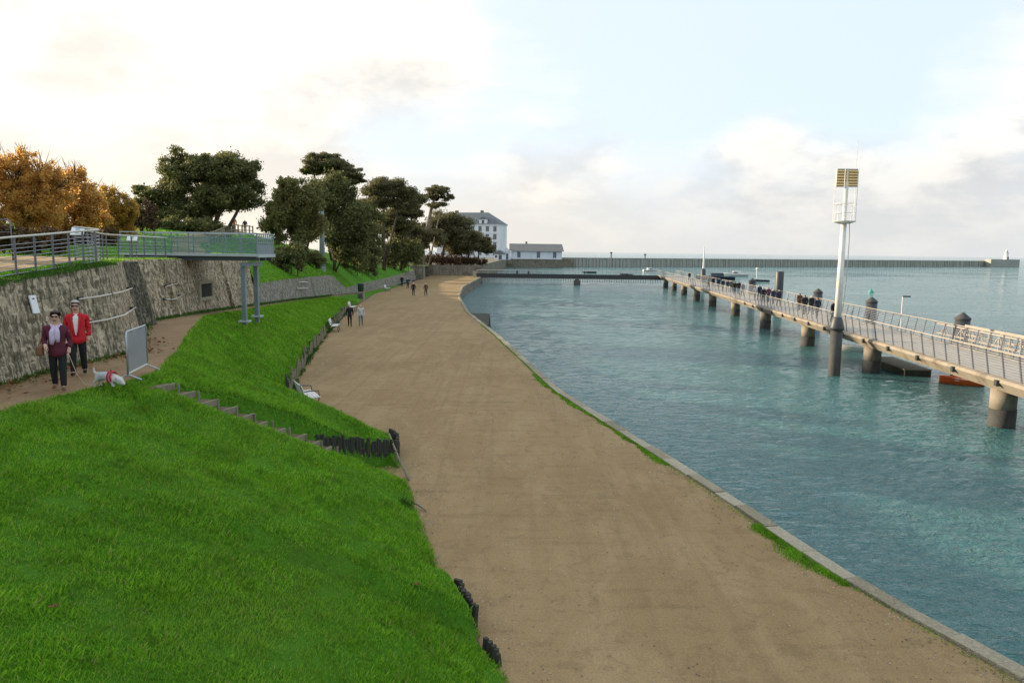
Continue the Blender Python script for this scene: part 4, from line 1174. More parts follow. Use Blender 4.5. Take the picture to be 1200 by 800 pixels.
def rail_side(a, b_, npan, glass=True, nh=4):
    a, b_ = Vector(a), Vector(b_)
    for i in range(npan + 1):
        q = a.lerp(b_, i / npan)
        MB().bar(PFV(q.x, q.y, ZD), PFV(q.x, q.y, ZD + RH), 0.045, 0.045).build('rail_post', 'platform_paint', pf)
    MB().bar(PFV(a.x, a.y, ZD + RH), PFV(b_.x, b_.y, ZD + RH), 0.09, 0.05).build('handrail', 'platform_light', pf)
    for k in range(nh):
        z = ZD + 0.12 + k * (RH - 0.15) / nh
        MB().bar(PFV(a.x, a.y, z), PFV(b_.x, b_.y, z), 0.02).build('rail_bar', 'platform_paint', pf)
    if glass:
        dv_ = (b_ - a) / npan
        for i in range(npan):
            q = a + dv_ * (i + 0.5)
            M = Matrix.Rotation(math.atan2(dv_.y, dv_.x), 3, 'Z')
            MB().box(PFV(q.x, q.y, ZD + RH * 0.5) + Vector((0, 0, -0.02)), (dv_.length - 0.07, 0.012, RH - 0.16), M).build('glass_panel', 'panel_glass', pf)
rail_side((XL, YF + 0.06, 0), (XR - 0.05, YF + 0.06, 0), 8)
rail_side((XL, YB - 0.06, 0), (XR - 0.05, YB - 0.06, 0), 8)
# closed end with a band of square holes
ey = (YF + YB) / 2
MB().box(PFV(XR - 0.04, ey, ZD + 0.25), (0.03, YB - YF - 0.1, 0.46)).build('end_panel', 'platform_paint', pf)
for z in (ZD + 0.58, ZD + 0.78, ZD + RH - 0.02):
    MB().box(PFV(XR - 0.04, ey, z), (0.035, YB - YF - 0.1, 0.06)).build('end_bar', 'platform_paint', pf)
for i in range(9):
    MB().box(PFV(XR - 0.04, YF + 0.1 + i * (YB - YF - 0.2) / 8, ZD + RH / 2), (0.04, 0.08, RH)).build('end_mullion', 'platform_paint', pf)

# ------------------------------------------------------------------ crowd barrier
a, b_ = G(150.5, 446, 3.0), G(173, 434, 3.02)
cb = thing('crowd_barrier', 'grey metal crowd barrier standing beside the footpath ahead of the dog', 'barrier', a)
d_ = b_ - a
MBt = MB().tube([(0, 0, 0.12), (0, 0, 1.06), d_ * 0.04 + Vector((0, 0, 1.10)), d_ * 0.96 + Vector((0, 0, 1.10)), d_ + Vector((0, 0, 1.06)), d_ + Vector((0, 0, 0.12))], 0.024, 8)
MBt.build('frame', 'galvanised', cb, True)
MB().tube([(0, 0, 0.16), d_ + Vector((0, 0, 0.16))], 0.024, 8).build('lower_rail', 'rail_white', cb)
for i in range(1, 22):
    q = d_ * (i / 22)
    MB().tube([q + Vector((0, 0, 0.16)), q + Vector((0, 0, 1.09))], 0.0095, 6, False).build('bar', 'galvanised', cb)
nrm = Vector((d_.y, -d_.x, 0)).normalized() * 0.28
for t in (0.0, 1.0):
    q = d_ * t
    MB().tube([q - nrm + Vector((0, 0, 0.02)), q + Vector((0, 0, 0.14)), q + nrm + Vector((0, 0, 0.02))], 0.022, 6).build('foot', 'galvanised', cb)

# ------------------------------------------------------------------ steps through the bank
dx, dy = S1.x - S0.x, S1.y - S0.y
LS = math.hypot(dx, dy)
ux, uy = dx / LS, dy / LS
st = thing('garden_steps', 'flight of timber steps climbing the grass bank to the footpath', 'steps', (S1.x, S1.y, 0))
NS = 13
for i in range(NS - 3):
    t = (i + 0.3) / NS
    z = S0.z + (S1.z - S0.z) * t - 0.02
    c = Vector((S0.x + dx * t, S0.y + dy * t, z)) - Vector(st.location)
    M = Matrix.Rotation(R(-16) + random.uniform(-.07, .07), 3, 'Z')
    tread = MB().box(c + Vector((-0.16, 0.05, 0.0)), (0.28, 0.60, 0.05), M).build('tread', 'earth', st, False, 0.02)
    MB().box(c + Vector((ux * 0.06 + uy * random.uniform(-.12, .12), uy * 0.06 - ux * random.uniform(-.12, .12), -0.02)), (0.06, random.uniform(0.40, 0.58), 0.15), M).build('riser', 'weathered_wood', st, False, 0.012)
    for sv in (-0.5, 0.5):
        q = c + Vector((0.12 + 0.28 * sv * 0.5, 0.95 * sv * 0.5, -0.05))
        MB().tube([q + Vector((0, 0, -0.2)), q + Vector((0, 0, 0.10))], 0.03, 6).build('peg', 'weathered_wood', st)

# ------------------------------------------------------------------ palisades of stakes
def palisade(label, pts, h, spacing, material, lean=0.05, r=0.05, cat='palisade', hv=0.15):
    root = thing('palisade', label, cat, pts[0])
    P0 = Vector(pts[0])
    base = []
    for k in range(3):
        base.append(MB().tube([(0, 0, -0.15), (random.uniform(-.01, .01), 0, 0.5), (random.uniform(-.02, .02), 0, 1.0)], [r, r * 0.95, r * 0.75], 6).build('stake', material))
    pl = [Vector(q) for q in pts]
    k = 0
    for a_, b2_ in zip(pl, pl[1:]):
        n_ = max(1, int((b2_ - a_).length / spacing))
        for i in range(n_):
            q = a_.lerp(b2_, (i + random.uniform(0.2, 0.8)) / n_)
            src = base[k % 3]
            o = src if k < 3 else copy_part(src, root)
            o.parent = root
            o.location = q - P0
            o.rotation_euler = (random.uniform(-lean, lean), random.uniform(-lean, lean), random.uniform(0, 6))
            o.scale = (random.uniform(.8, 1.3), random.uniform(.8, 1.3), h * random.uniform(1 - hv, 1 + hv))
            k += 1
    for o in base[k:]: bpy.data.objects.remove(o)
    return root
def edge_pts(y0_, y1_, n_, off=0.13):
    return [(float(E(y, 0, 0.5)) + off, y, 0) for y in np.linspace(y0_, y1_, n_)]
palisade('dark stakes holding the near foot of the grass bank', edge_pts(11.0, 12.1, 4), 0.47, 0.065, 'dark_wood', hv=0.08)
palisade('few dark stakes at the bottom edge of the grass bank', edge_pts(10.1, 10.6, 3), 0.20, 0.07, 'dark_wood')
cF = Vector((float(E(20.7, 0, 0.5)) + 0.12, 20.55, 0))
cL = Vector((S0.x + dx * 0.70 - uy * 0.60, S0.y + dy * 0.70 + ux * 0.60, 0.60))
palisade('row of dark stakes beside the foot of the timber steps', [cL, cF, (float(E(21.4, 0, 0.5)) + 0.14, 21.4, 0), (float(E(22.2, 0, 0.5)) + 0.12, 22.2, 0)], 0.58, 0.07, 'dark_wood', hv=0.1)
palisade('weathered stake palisade along the promenade between the first two benches', edge_pts(29.5, 51, 24), 0.62, 0.40, 'weathered_wood', 0.16, 0.055, hv=0.35)
palisade('weathered stake palisade along the promenade beyond the second bench', edge_pts(54.5, 72, 14), 0.62, 0.40, 'weathered_wood', 0.16, 0.06, hv=0.35)
# loose handrail pole and stick
a, b_ = G(456, 518, 0.5), G(479, 563, 0.0)
o = thing('wooden_pole', 'long pale wooden pole slanting at the corner by the steps', 'pole', b_)
MB().tube([Vector((0, 0, 0.03)), (a - b_) * 0.5 + Vector((0.01, 0, 0.05)), a - b_ + Vector((0, 0, 0.25))], [0.032, 0.03, 0.026], 8).build('pole', 'weathered_wood', o, True)
MB().tube([(a - b_) * 0.62 + Vector((0, 0, -0.4)), (a - b_) * 0.62 + Vector((0, 0, 0.18))], 0.03, 6).build('prop', 'weathered_wood', o)
a, b_ = G(485, 589, 0.12), G(499, 599, 0.02)
o = thing('wooden_stick', 'short pale stick lying at the grass edge on the sand', 'stick', b_)
MB().tube([Vector((0, 0, 0.02)), (a - b_) * 0.6 + Vector((0, 0.03, 0.02)), a - b_], [0.02, 0.026, 0.02], 6).build('stick', 'weathered_wood', o, True)

# ------------------------------------------------------------------ benches
def make_bench(label, loc, rz):
    o = thing('bench', label, 'bench', loc, rz, 'white slatted benches along the promenade')
    for i in range(5):      # seat slats, bench faces local +x
        MB().box((0.06 + i * 0.105, 0, 0.45 + 0.008 * (i - 2)), (0.085, 1.6, 0.04)).build('seat_slat', 'slat_white', o, False, 0.008)
    for i in range(4):
        z = 0.56 + i * 0.105
        MB().box((-0.05 - 0.035 * i, 0, z), (0.035, 1.6, 0.085), Matrix.Rotation(R(-18), 3, 'Y')).build('back_slat', 'slat_white', o, False, 0.008)
    for sy in (-0.62, 0.62):
        q = MB()
        q.tube([(-0.18, sy, 0.94), (-0.02, sy, 0.44), (0.10, sy, 0.30), (-0.05, sy, 0.12), (-0.14, sy, 0.0)], 0.028, 6)
        q.tube([(-0.02, sy, 0.42), (0.30, sy, 0.42), (0.54, sy, 0.42), (0.46, sy, 0.25), (0.55, sy, 0.0)], 0.028, 6)
        q.build('iron_leg', 'iron', o, True)
        MB().tube([(-0.08, sy, 0.66), (0.2, sy, 0.69), (0.5, sy, 0.66), (0.52, sy, 0.44)], 0.022, 6).build('armrest', 'iron', o, True)
    return o
for px, py, yadj, lb_ in ((357, 476, 0, 'nearest white slatted bench, where the grass bank meets the sand'),
                          (389, 388, 0, 'second white bench, beside the palisade left of the couple'),
                          (409, 364.5, 0, 'third white bench, below the litter bin'),
                          (436, 341, 0, 'fourth white bench, far along the low wall'),
                          (463, 333, 0, 'farthest white bench near the distant walkers')):
    g = G(px, py, 0)
    x = max(g.x - 0.1, float(E(g.y, 0, 0.5)) + 0.35)
    e0, e1 = float(E(g.y - 1, 0, 0.5)), float(E(g.y + 1, 0, 0.5))
    make_bench(lb_, (x, g.y, 0.0), math.atan2(e0 - e1, 2.0) * -1 if False else math.atan2(e0 - e1, 2.0))
# dark plank screen behind the nearest bench
g = G(337, 472, 0)
sc_ = thing('plank_screen', 'dark plank screen behind the nearest white bench', 'screen', (g.x - 0.15, g.y + 0.5, 0), R(20))
for i in range(9):
    MB().box((0, -0.9 + i * 0.2, 0.42 + 0.03 * (i % 3)), (0.06, 0.17, 0.95)).build('plank', 'dark_wood', sc_, False, 0.01)
# litter bin
g = D(404, 350, 88); zb = 0.0
lb2 = thing('litter_bin', 'dark green litter bin on a pale block by the third bench', 'bin', (float(E(86)) - 0.3, 86, 0.05))
MB().box((0, 0, 0.5), (0.75, 0.75, 1.1)).build('block', 'concrete', lb2, False, 0.03)
MB().lathe((0, 0, 1.05), [(0.32, 0), (0.38, 0.85), (0.40, 0.9), (0.34, 0.92)], 14).build('bin', 'bin_green', lb2, True)
MB().box((0, -0.40, 0.55), (0.4, 0.06, 0.5)).build('plate', 'window_glass', lb2)
# grey column among the trees
tp = D(376.5, 246, 86)
o = thing('grey_column', 'tall blue-grey round column standing among the trees on the slope', 'column', (tp.x, 86, float(hz(np.array(tp.x), np.array(86.0)))))
hh_ = tp.z - o.location.z
MB().lathe((0, 0, 0), [(0.32, -0.5), (0.30, hh_ - 0.1), (0.22, hh_)], 14).build('shaft', 'column_grey', o, True)
MB().lathe((0, 0, 0), [(0.38, -0.4), (0.38, 0.3), (0.27, 0.4)], 14).build('plinth', 'column_grey', o)
# bollard-like block at the footbridge landing
g = G(554, 326, 0)
o = thing('landing_post', 'pale stone post beside the footbridge landing', 'post', (g.x, 168, 0))
MB().box((0, 0, 0.6), (0.7, 0.7, 1.3)).build('shaft', 'kerb_stone', o, False, 0.04)
MB().box((0, 0, 1.3), (0.85, 0.85, 0.16)).build('cap', 'kerb_stone', o, False, 0.03)
# post and rail fence along the hill path
ff = thing('hill_fence', 'light post-and-rail fence along the hill path by the distant walker', 'fence', hpnt(-30.6, 74))
F0 = Vector(ff.location)
fp = [hpnt(float(np.interp(y, hy_, hx)) + 1.6, y) for y in np.arange(58, 92, 2.2)]
for q in fp: MB().bar(q - F0 + Vector((0, 0, -0.2)), q - F0 + Vector((0, 0, 1.15)), 0.12).build('post', 'weathered_wood', ff)
for h_ in (0.55, 1.05): MB().tube([q - F0 + Vector((0, 0, h_)) for q in fp], 0.05, 6).build('rail', 'weathered_wood', ff)
# ------------------------------------------------------------------ trees
def leaf_cloud(name, clumps, n, size, material, parent, origin, flat=0.0, seed=0, aspect=0.6):
    """n leaf quads spread through the clumps: (centre, radii) arrays"""
    g = np.random.default_rng(seed)
    C = np.array([c[0] for c in clumps], float); Rr = np.array([c[1] for c in clumps], float)
    wgt = (Rr[:, 0] * Rr[:, 1] + Rr[:, 0] * Rr[:, 2]); wgt /= wgt.sum()
    i = g.choice(len(clumps), n, p=wgt)
    d = g.normal(size=(n, 3)); d /= np.linalg.norm(d, axis=1)[:, None]
    rad = g.random(n) ** 0.45
    P = C[i] + d * rad[:, None] * Rr[i] * (1 + 0.25 * g.normal(size=(n, 1)))
    nrm = g.normal(size=(n, 3)) + d * 0.9 + np.array([0, 0, flat])
    nrm /= np.linalg.norm(nrm, axis=1)[:, None]
    t = np.cross(nrm, g.normal(size=(n, 3))); t /= np.linalg.norm(t, axis=1)[:, None]
    b_ = np.cross(nrm, t)
    s = size * (0.6 + 0.8 * g.random(n))[:, None]
    V = np.stack([P - t * s, P - b_ * s * aspect, P + t * s, P + b_ * s * aspect], 1) - np.array(origin)
    Fc = np.arange(4 * n).reshape(n, 4)
    return np_mesh(name, V.reshape(-1, 3), Fc, material, parent)
def clumps_of(blobs, per, frac, g, flat=1.0):
    out = []
    for c, r_ in blobs:
        for _ in range(per):
            d = g.normal(size=3); d /= np.linalg.norm(d)
            q = np.array(c) + d * np.array(r_) * (g.random() ** 0.4) * 0.95
            k = frac * (0.55 + 0.9 * g.random())
            m = float(np.mean(r_)) * k
            out.append((q, (m, m, m * flat)))
    return out
def tree(name, label, cat, y, trunks, blobs, leaves, n, size, bark='bark', per=14, frac=0.42, flat=1.0, seed=1, group=None, zbase=None, depth=1.0, twigs=0):
    """trunks: pixel polylines [(px, py, radius m), ...]; blobs: (px, py, rx px, ry px, dy m) at the tree's own depth"""
    g = np.random.default_rng(seed)
    b0 = D(trunks[0][0][0], trunks[0][0][1], y)
    zb_ = float(hz(np.array(b0.x), np.array(y))) if zbase is None else zbase
    root = thing(name, label, cat, (b0.x, y, zb_), 0, group)
    O = Vector(root.location)
    mb = MB()
    tops = []
    for tr in trunks:
        pts = [D(a, b_, y) for a, b_, r_ in tr]
        pts = [p + Vector((0, g.normal() * 0.15 * (i > 0), 0)) for i, p in enumerate(pts)]
        if pts[0].z > zb_ - 0.3 or tr is trunks[0]: pts[0] = Vector((pts[0].x, pts[0].y, min(pts[0].z, zb_ - 0.3)))
        mb.tube([p - O for p in pts], [r_ for a, b_, r_ in tr], 7)
        tops.append(pts)
    bl = []
    for (a, b_, rx_, ry_, *dyv) in blobs:
        yy_ = y + (dyv[0] if dyv else 0)
        c = D(a, b_, yy_)
        k = yy_ / F
        bl.append((tuple(c), (rx_ * k, rx_ * k * depth, ry_ * k)))
        # limb from the nearest trunk to the blob
        best = min((p for t_ in tops for p in t_[1:]), key=lambda p: (p - c).length)
        mid = (best + c) / 2 + Vector((0, 0, -0.12 * (best - c).length))
        mb.tube([best - O, mid - O, c - O], [0.11, 0.07, 0.03], 5)
        for _ in range(twigs):
            d = Vector(g.normal(size=3)); d.z = abs(d.z) + 0.5; d.normalize()
            e_ = c + Vector((d.x * rx_ * k * 1.1, d.y * rx_ * k * depth, d.z * ry_ * k * 1.25))
            mb.tube([c - O, (c + e_) / 2 - O + Vector(g.normal(size=3)) * 0.1, e_ - O], [0.035, 0.02, 0.008], 4)
    mb.build('trunk', bark, root, True)
    cl_ = clumps_of(bl, per, frac, g, flat)
    leaf_cloud('crown', cl_, n, size, leaves, root, O, 0.6, seed)
    return root

GA = 'autumn trees behind the terrace'
tree('autumn_tree', 'russet autumn tree at the left edge, tallest of the autumn trees', 'tree', 42, [[(22, 285, .18), (25, 240, .13), (18, 200, .06)], [(24, 255, .1), (45, 215, .05)], [(24, 255, .1), (2, 205, .05)]],
     [(18, 215, 32, 34), (50, 208, 24, 26), (-8, 205, 28, 34), (40, 245, 36, 26), (5, 250, 36, 24), (26, 190, 20, 18), (66, 224, 22, 20)], 'autumn_leaf', 42000, 0.062, per=40, frac=0.24, seed=11, group=GA, twigs=14)
tree('autumn_tree', 'copper autumn tree second from the left edge', 'tree', 47, [[(84, 282, .15), (86, 240, .10), (80, 205, .05)], [(85, 255, .08), (106, 222, .04)]],
     [(80, 222, 28, 30), (104, 232, 22, 24), (72, 248, 30, 22), (98, 255, 30, 18), (88, 205, 15, 14), (60, 262, 30, 14)], 'autumn_leaf', 32000, 0.065, per=40, frac=0.24, seed=12, group=GA, twigs=14)
tree('autumn_tree', 'yellower low autumn tree beside the dark evergreen', 'tree', 52, [[(132, 278, .13), (130, 245, .08), (128, 225, .04)]],
     [(126, 236, 20, 20), (142, 246, 18, 18), (118, 256, 26, 16), (140, 264, 24, 12), (152, 252, 12, 12)], 'ochre_leaf', 26000, 0.065, per=40, frac=0.24, seed=13, group=GA, twigs=14)
tree('autumn_tree', 'unseen autumn tree added past the left frame edge for shade', 'tree', 45, [[(-70, 285, .18), (-68, 240, .12), (-72, 200, .06)]],
     [(-70, 215, 36, 34), (-100, 235, 34, 28), (-45, 240, 34, 26), (-75, 190, 22, 20), (-130, 225, 30, 30)], 'autumn_leaf', 14000, 0.13, per=20, frac=0.34, seed=14, group=GA)  # out of view, added for the shade it casts
tree('autumn_tree', 'unseen autumn tree added beside the terrace walk to shade the promenade', 'tree', 29, [[(-150, 300, .2), (-148, 230, .14), (-150, 160, .06)]],
     [(-150, 170, 60, 50), (-200, 205, 60, 45), (-110, 205, 55, 45), (-160, 120, 45, 36), (-230, 160, 50, 46), (-90, 160, 40, 40)], 'autumn_leaf', 26000, 0.11, per=24, frac=0.34, seed=15, group=GA)  # unseen tree put in to keep sun off the promenade
tree('autumn_tree', 'large unseen autumn tree added nearest to the camera to shade the promenade', 'tree', 22, [[(-330, 300, .2), (-328, 220, .14), (-330, 130, .06)]],
     [(-330, 130, 80, 70), (-400, 180, 80, 60), (-270, 190, 70, 60), (-340, 60, 60, 50), (-440, 120, 70, 60)], 'autumn_leaf', 26000, 0.11, per=24, frac=0.34, seed=16, group=GA)  # also unseen, put in to shade the near promenade and grass
# low russet hedge under them
def shrub(label, px, py, y, rx_, ry_, leaves, n, size, seed, name='shrub', cat='shrub', group=None, nb=5):
    g = np.random.default_rng(seed)
    c = D(px, py, y); zb_ = float(hz(np.array(c.x), np.array(y)))
    root = thing(name, label, cat, (c.x, y, zb_), 0, group)
    k = y / F; O = Vector(root.location)
    top_ = c.z + ry_ * k
    if c.z - ry_ * k > zb_: ry_ = (top_ - zb_) / 2 / k; c.z = (top_ + zb_) / 2
    mb = MB(); bl = []
    for i in range(nb):
        q = Vector((c.x + (i - (nb - 1) / 2) * 1.6 * rx_ * k / nb, y + g.normal() * 0.3, c.z + g.normal() * 0.1 * ry_ * k))
        bl.append((tuple(q), (rx_ * k * 1.5 / nb, rx_ * k * 0.9 / max(1, nb ** .5), ry_ * k * 0.8)))
        mb.tube([(q.x - O.x, q.y - O.y, -0.2), q - O], [0.06, 0.02], 5)
    mb.build('stem', 'bark', root)
    leaf_cloud('foliage', clumps_of(bl, 14, 0.45, g), n, size, leaves, root, O, 0.4, seed)
    return root
shrub('low russet hedge behind the terrace railing at far left', 35, 277, 37, 50, 12, 'brown_twig', 9000, 0.09, 21, 'hedge', 'hedge', None, 7)
shrub('brown leafless shrub between the autumn trees and the dark evergreen', 163, 252, 58, 20, 20, 'brown_twig', 7000, 0.10, 22)
shrub('ochre hedge section left of the platform behind the lawn', 108, 277, 43, 34, 9, 'brown_twig', 6000, 0.09, 24, 'hedge', 'hedge', None, 6)
shrub('dark low hedge at the foot of the big evergreen', 205, 264, 70, 55, 9, 'oak_leaf', 8000, 0.13, 25, 'hedge', 'hedge', None, 7)

tree('evergreen_tree', 'broad dark evergreen tree standing alone on the hilltop', 'tree', 74, [[(246, 268, .35), (240, 245, .28), (228, 225, .16)], [(246, 262, .25), (262, 235, .18), (275, 215, .10)], [(262, 266, .2), (285, 235, .12)], [(240, 256, .2), (205, 230, .10)]],
     [(232, 213, 34, 26), (204, 222, 26, 24), (266, 206, 32, 24), (290, 220, 22, 24), (174, 236, 18, 16), (244, 190, 26, 14), (208, 192, 20, 18), (216, 242, 38, 17), (256, 234, 34, 15), (186, 252, 24, 14), (292, 198, 14, 12), (165, 222, 9, 8)],
     'oak_leaf', 90000, 0.125, per=36, frac=0.29, flat=0.75, seed=31, twigs=2)
tree('evergreen_tree', 'olive-green bushy tree at the left of the slope grove, before the column', 'tree', 71, [[(350, 318, .22), (352, 290, .18), (345, 262, .10)], [(351, 296, .14), (366, 270, .08)]],
     [(345, 240, 26, 24), (330, 262, 20, 20), (356, 262, 24, 22), (342, 222, 18, 14), (326, 246, 14, 14), (362, 238, 16, 18)], 'olive_leaf', 60000, 0.11, per=36, frac=0.30, seed=32, twigs=1)
tree('evergreen_tree', 'dense dark round tree just right of the grey column', 'tree', 93, [[(392, 318, .22), (392, 295, .18), (395, 262, .10)], [(392, 300, .12), (412, 278, .07)]],
     [(388, 240, 32, 30), (404, 268, 30, 26), (374, 262, 24, 26), (420, 258, 18, 24), (396, 222, 22, 16), (412, 292, 22, 14)], 'oak_leaf', 62000, 0.14, per=36, frac=0.30, seed=33)
shrub('dark round bush at the foot of the olive tree beside the platform', 338, 297, 65, 18, 16, 'oak_leaf', 8000, 0.10, 34, nb=3)
shrub('dark shrub spilling down the slope under the round tree', 414, 300, 104, 18, 12, 'oak_leaf', 6000, 0.12, 35, nb=4)
tree('pine_tree', 'tall flat-topped pine rising behind the slope grove', 'tree', 108, [[(392, 300, .4), (388, 240, .3), (384, 205, .18)], [(389, 235, .2), (408, 208, .1)], [(388, 228, .2), (368, 204, .1)]],
     [(384, 192, 28, 7), (366, 200, 14, 5), (404, 202, 22, 7), (380, 184, 20, 5), (416, 210, 12, 5), (395, 214, 18, 5)], 'pine_needle', 34000, 0.14, per=30, frac=0.36, flat=0.35, seed=41)
GP = 'pines along the promenade'
tree('pine_tree', 'pine with a straight bare trunk and wide crown, right of the round tree', 'tree', 128, [[(450, 318, .38), (449, 270, .3), (450, 232, .16)], [(449, 250, .2), (470, 232, .1)], [(449, 256, .2), (434, 236, .1)]],
     [(456, 216, 22, 8), (440, 226, 16, 8), (472, 226, 20, 8), (450, 236, 20, 7), (430, 240, 12, 9), (478, 240, 15, 7)], 'pine_needle', 40000, 0.15, per=32, frac=0.42, flat=0.45, seed=42, group=GP)
tree('pine_tree', 'pine with twin thin trunks between the straight and the leaning pine', 'tree', 140, [[(462, 316, .25), (463, 280, .2), (470, 250, .1)], [(470, 316, .25), (472, 285, .2), (484, 252, .1)]],
     [(482, 232, 16, 8), (472, 246, 18, 8), (484, 250, 12, 8), (460, 258, 18, 9), (470, 266, 16, 8)], 'pine_needle', 36000, 0.16, per=32, frac=0.42, flat=0.45, seed=43, group=GP)
tree('pine_tree', 'leaning pine with a pale crooked trunk and small high crown', 'tree', 166, [[(489, 313, .75), (495, 290, .60), (502, 262, .45), (506, 240, .30), (512, 228, .15)], [(496, 286, .36), (487, 268, .25), (477, 256, .12)], [(502, 262, .2), (516, 246, .1)], [(484, 313, .3), (492, 288, .22), (499, 270, .15)]],
     [(514, 224, 15, 6), (505, 231, 11, 5), (523, 231, 9, 5), (512, 240, 13, 4)], 'pine_needle', 14000, 0.16, 'pale_bark', per=24, frac=0.36, flat=0.4, seed=44, group=GP)
tree('pine_tree', 'low spreading pine right of the leaning pine', 'tree', 182, [[(518, 309, .3), (520, 290, .25), (524, 270, .12)], [(528, 309, .25), (530, 280, .12)]],
     [(522, 256, 20, 8), (538, 264, 18, 9), (512, 268, 20, 9), (530, 278, 24, 8), (546, 276, 14, 8)], 'pine_needle', 34000, 0.18, per=32, frac=0.42, flat=0.5, seed=45, group=GP, zbase=2.4)
tree('pine_tree', 'farthest low pine in front of the white building', 'tree', 185, [[(548, 308, .3), (549, 294, .25), (550, 282, .12)], [(560, 308, .25), (561, 294, .12)]],
     [(548, 278, 16, 8), (560, 288, 14, 6), (544, 290, 20, 8), (568, 283, 8, 5), (572, 292, 9, 5)], 'pine_needle', 26000, 0.20, per=32, frac=0.42, flat=0.5, seed=46, group=GP, zbase=2.4)
# the grove behind: trunks one can tell apart under a common roof of crowns
gv = np.random.default_rng(5)
notes = ['slender grove pine, leftmost of the pale trunks behind the leaning pine', 'second grove pine behind the leaning pine', 'third grove pine behind the leaning pine', 'grove pine directly right of the leaning trunk', 'grove pine in the middle of the pale trunk row', 'grove pine right of the middle of the trunk row', 'grove pine third from the right end of the trunk row', 'grove pine second from the right end of the trunk row', 'rightmost slender pine of the trunk row before the building', 'grove pine standing behind the stone wall end']
for i, (px, yv, cy) in enumerate(((458, 160, 272), (472, 165, 276), (484, 172, 280), (505, 182, 282), (516, 190, 284), (526, 196, 284), (536, 190, 286), (546, 204, 288), (556, 198, 290), (498, 178, 276))):
    bs = 311 if yv < 176 else 309
    kz = None if yv < 176 else 2.4
    tree('pine_tree', notes[i], 'tree', yv, [[(px, bs, .24), (px + gv.normal() * 2, (bs + cy) / 2, .19), (px + gv.normal() * 4, cy, .10)]],
         [(px - 7, cy - 2, 12, 6), (px + 7, cy - 5, 12, 6), (px + 1, cy - 10, 12, 6, 2)], 'pine_needle', 6000, 0.24, 'pale_bark', per=16, frac=0.45, flat=0.6, seed=60 + i, group='grove pines with pale trunks', zbase=kz)
shrub('low bushy undergrowth among the grove trunks', 500, 304, 181, 45, 6, 'brown_twig', 5000, 0.2, 71, nb=9)
shrub('brown scrub under the right end of the grove', 545, 305.5, 186, 30, 4, 'brown_twig', 4000, 0.2, 72, nb=7)
shrub('dark green bush on the slope below the straight pine', 432, 303, 112, 12, 12, 'oak_leaf', 4000, 0.14, 73, nb=3)
shrub('olive bushes between the slope grove and the pines', 425, 275, 118, 20, 20, 'oak_leaf', 9000, 0.17, 74, nb=4)
tree('evergreen_tree', 'dark evergreen filling the gap left of the straight pine', 'tree', 122, [[(428, 312, .3), (428, 280, .22), (426, 255, .1)]],
     [(424, 248, 18, 16), (436, 262, 18, 16), (416, 266, 16, 16), (430, 282, 20, 12)], 'oak_leaf', 22000, 0.16, per=26, frac=0.30, seed=36)
tree('evergreen_tree', 'dusky evergreen between the straight pine and the leaning pine', 'tree', 158, [[(486, 308, .3), (486, 285, .22), (485, 268, .1)]],
     [(482, 266, 16, 10), (468, 278, 18, 11), (494, 280, 14, 10), (510, 276, 14, 9), (480, 290, 22, 8)], 'pine_needle', 20000, 0.19, per=26, frac=0.30, flat=0.6, seed=37)
shrub('dark bush beside the grey column on the slope', 366, 303, 80, 14, 12, 'oak_leaf', 6000, 0.11, 76, nb=3)
shrub('brush filling behind the straight pine trunk', 470, 290, 140, 26, 14, 'oak_leaf', 8000, 0.2, 75, nb=5)
# stone wall end at the head of the promenade
for a, b_, zt, lb_ in ((D(480, 320, 150), D(497, 320, 152), 2.0, 'squat mossy stone wall end at the far head of the promenade'),):
    o = thing('wall_end', lb_, 'wall', ((a.x + b_.x) / 2, 151, 0))
    MB().box((0, 1.2, 1.3), ((b_.x - a.x), 3.4, 2.7)).build('body', 'low_wall_stone', o, False, 0.08)
    MB().box((0, 1.2, 2.72), ((b_.x - a.x) + 0.25, 3.6, 0.22)).build('capping', 'low_wall_stone', o, False, 0.05)
# ------------------------------------------------------------------ people and the dog
def skin_mesh(V, Ed, Rd, subd=1, root=0):
    me = bpy.data.meshes.new('skeleton')
    me.from_pydata([tuple(v) for v in V], Ed, [])
    ob = bpy.data.objects.new('skeleton', me)
    COL.objects.link(ob)
    sm = ob.modifiers.new('skin', 'SKIN')
    sm.use_smooth_shade = True
    for i, r_ in enumerate(Rd):
        sv = me.skin_vertices[0].data[i]
        sv.radius = r_ if isinstance(r_, tuple) else (r_, r_)
        sv.use_root = (i == root)
    sb = ob.modifiers.new('sub', 'SUBSURF'); sb.levels = subd; sb.render_levels = subd
    dg = bpy.context.evaluated_depsgraph_get()
    dg.update()
    out = bpy.data.meshes.new_from_object(ob.evaluated_get(dg))
    bpy.data.objects.remove(ob); bpy.data.meshes.remove(me)
    return out
class Skel:
    def __init__(self): self.V = []; self.E = []; self.R = []; self.i = {}
    def add(self, name, p, r_, to=None):
        self.i[name] = len(self.V)
        self.V.append(Vector(p)); self.R.append(r_)
        if to is not None: self.E.append((self.i[to], self.i[name]))
    def mesh(self, subd=1): return skin_mesh(self.V, self.E, self.R, subd)
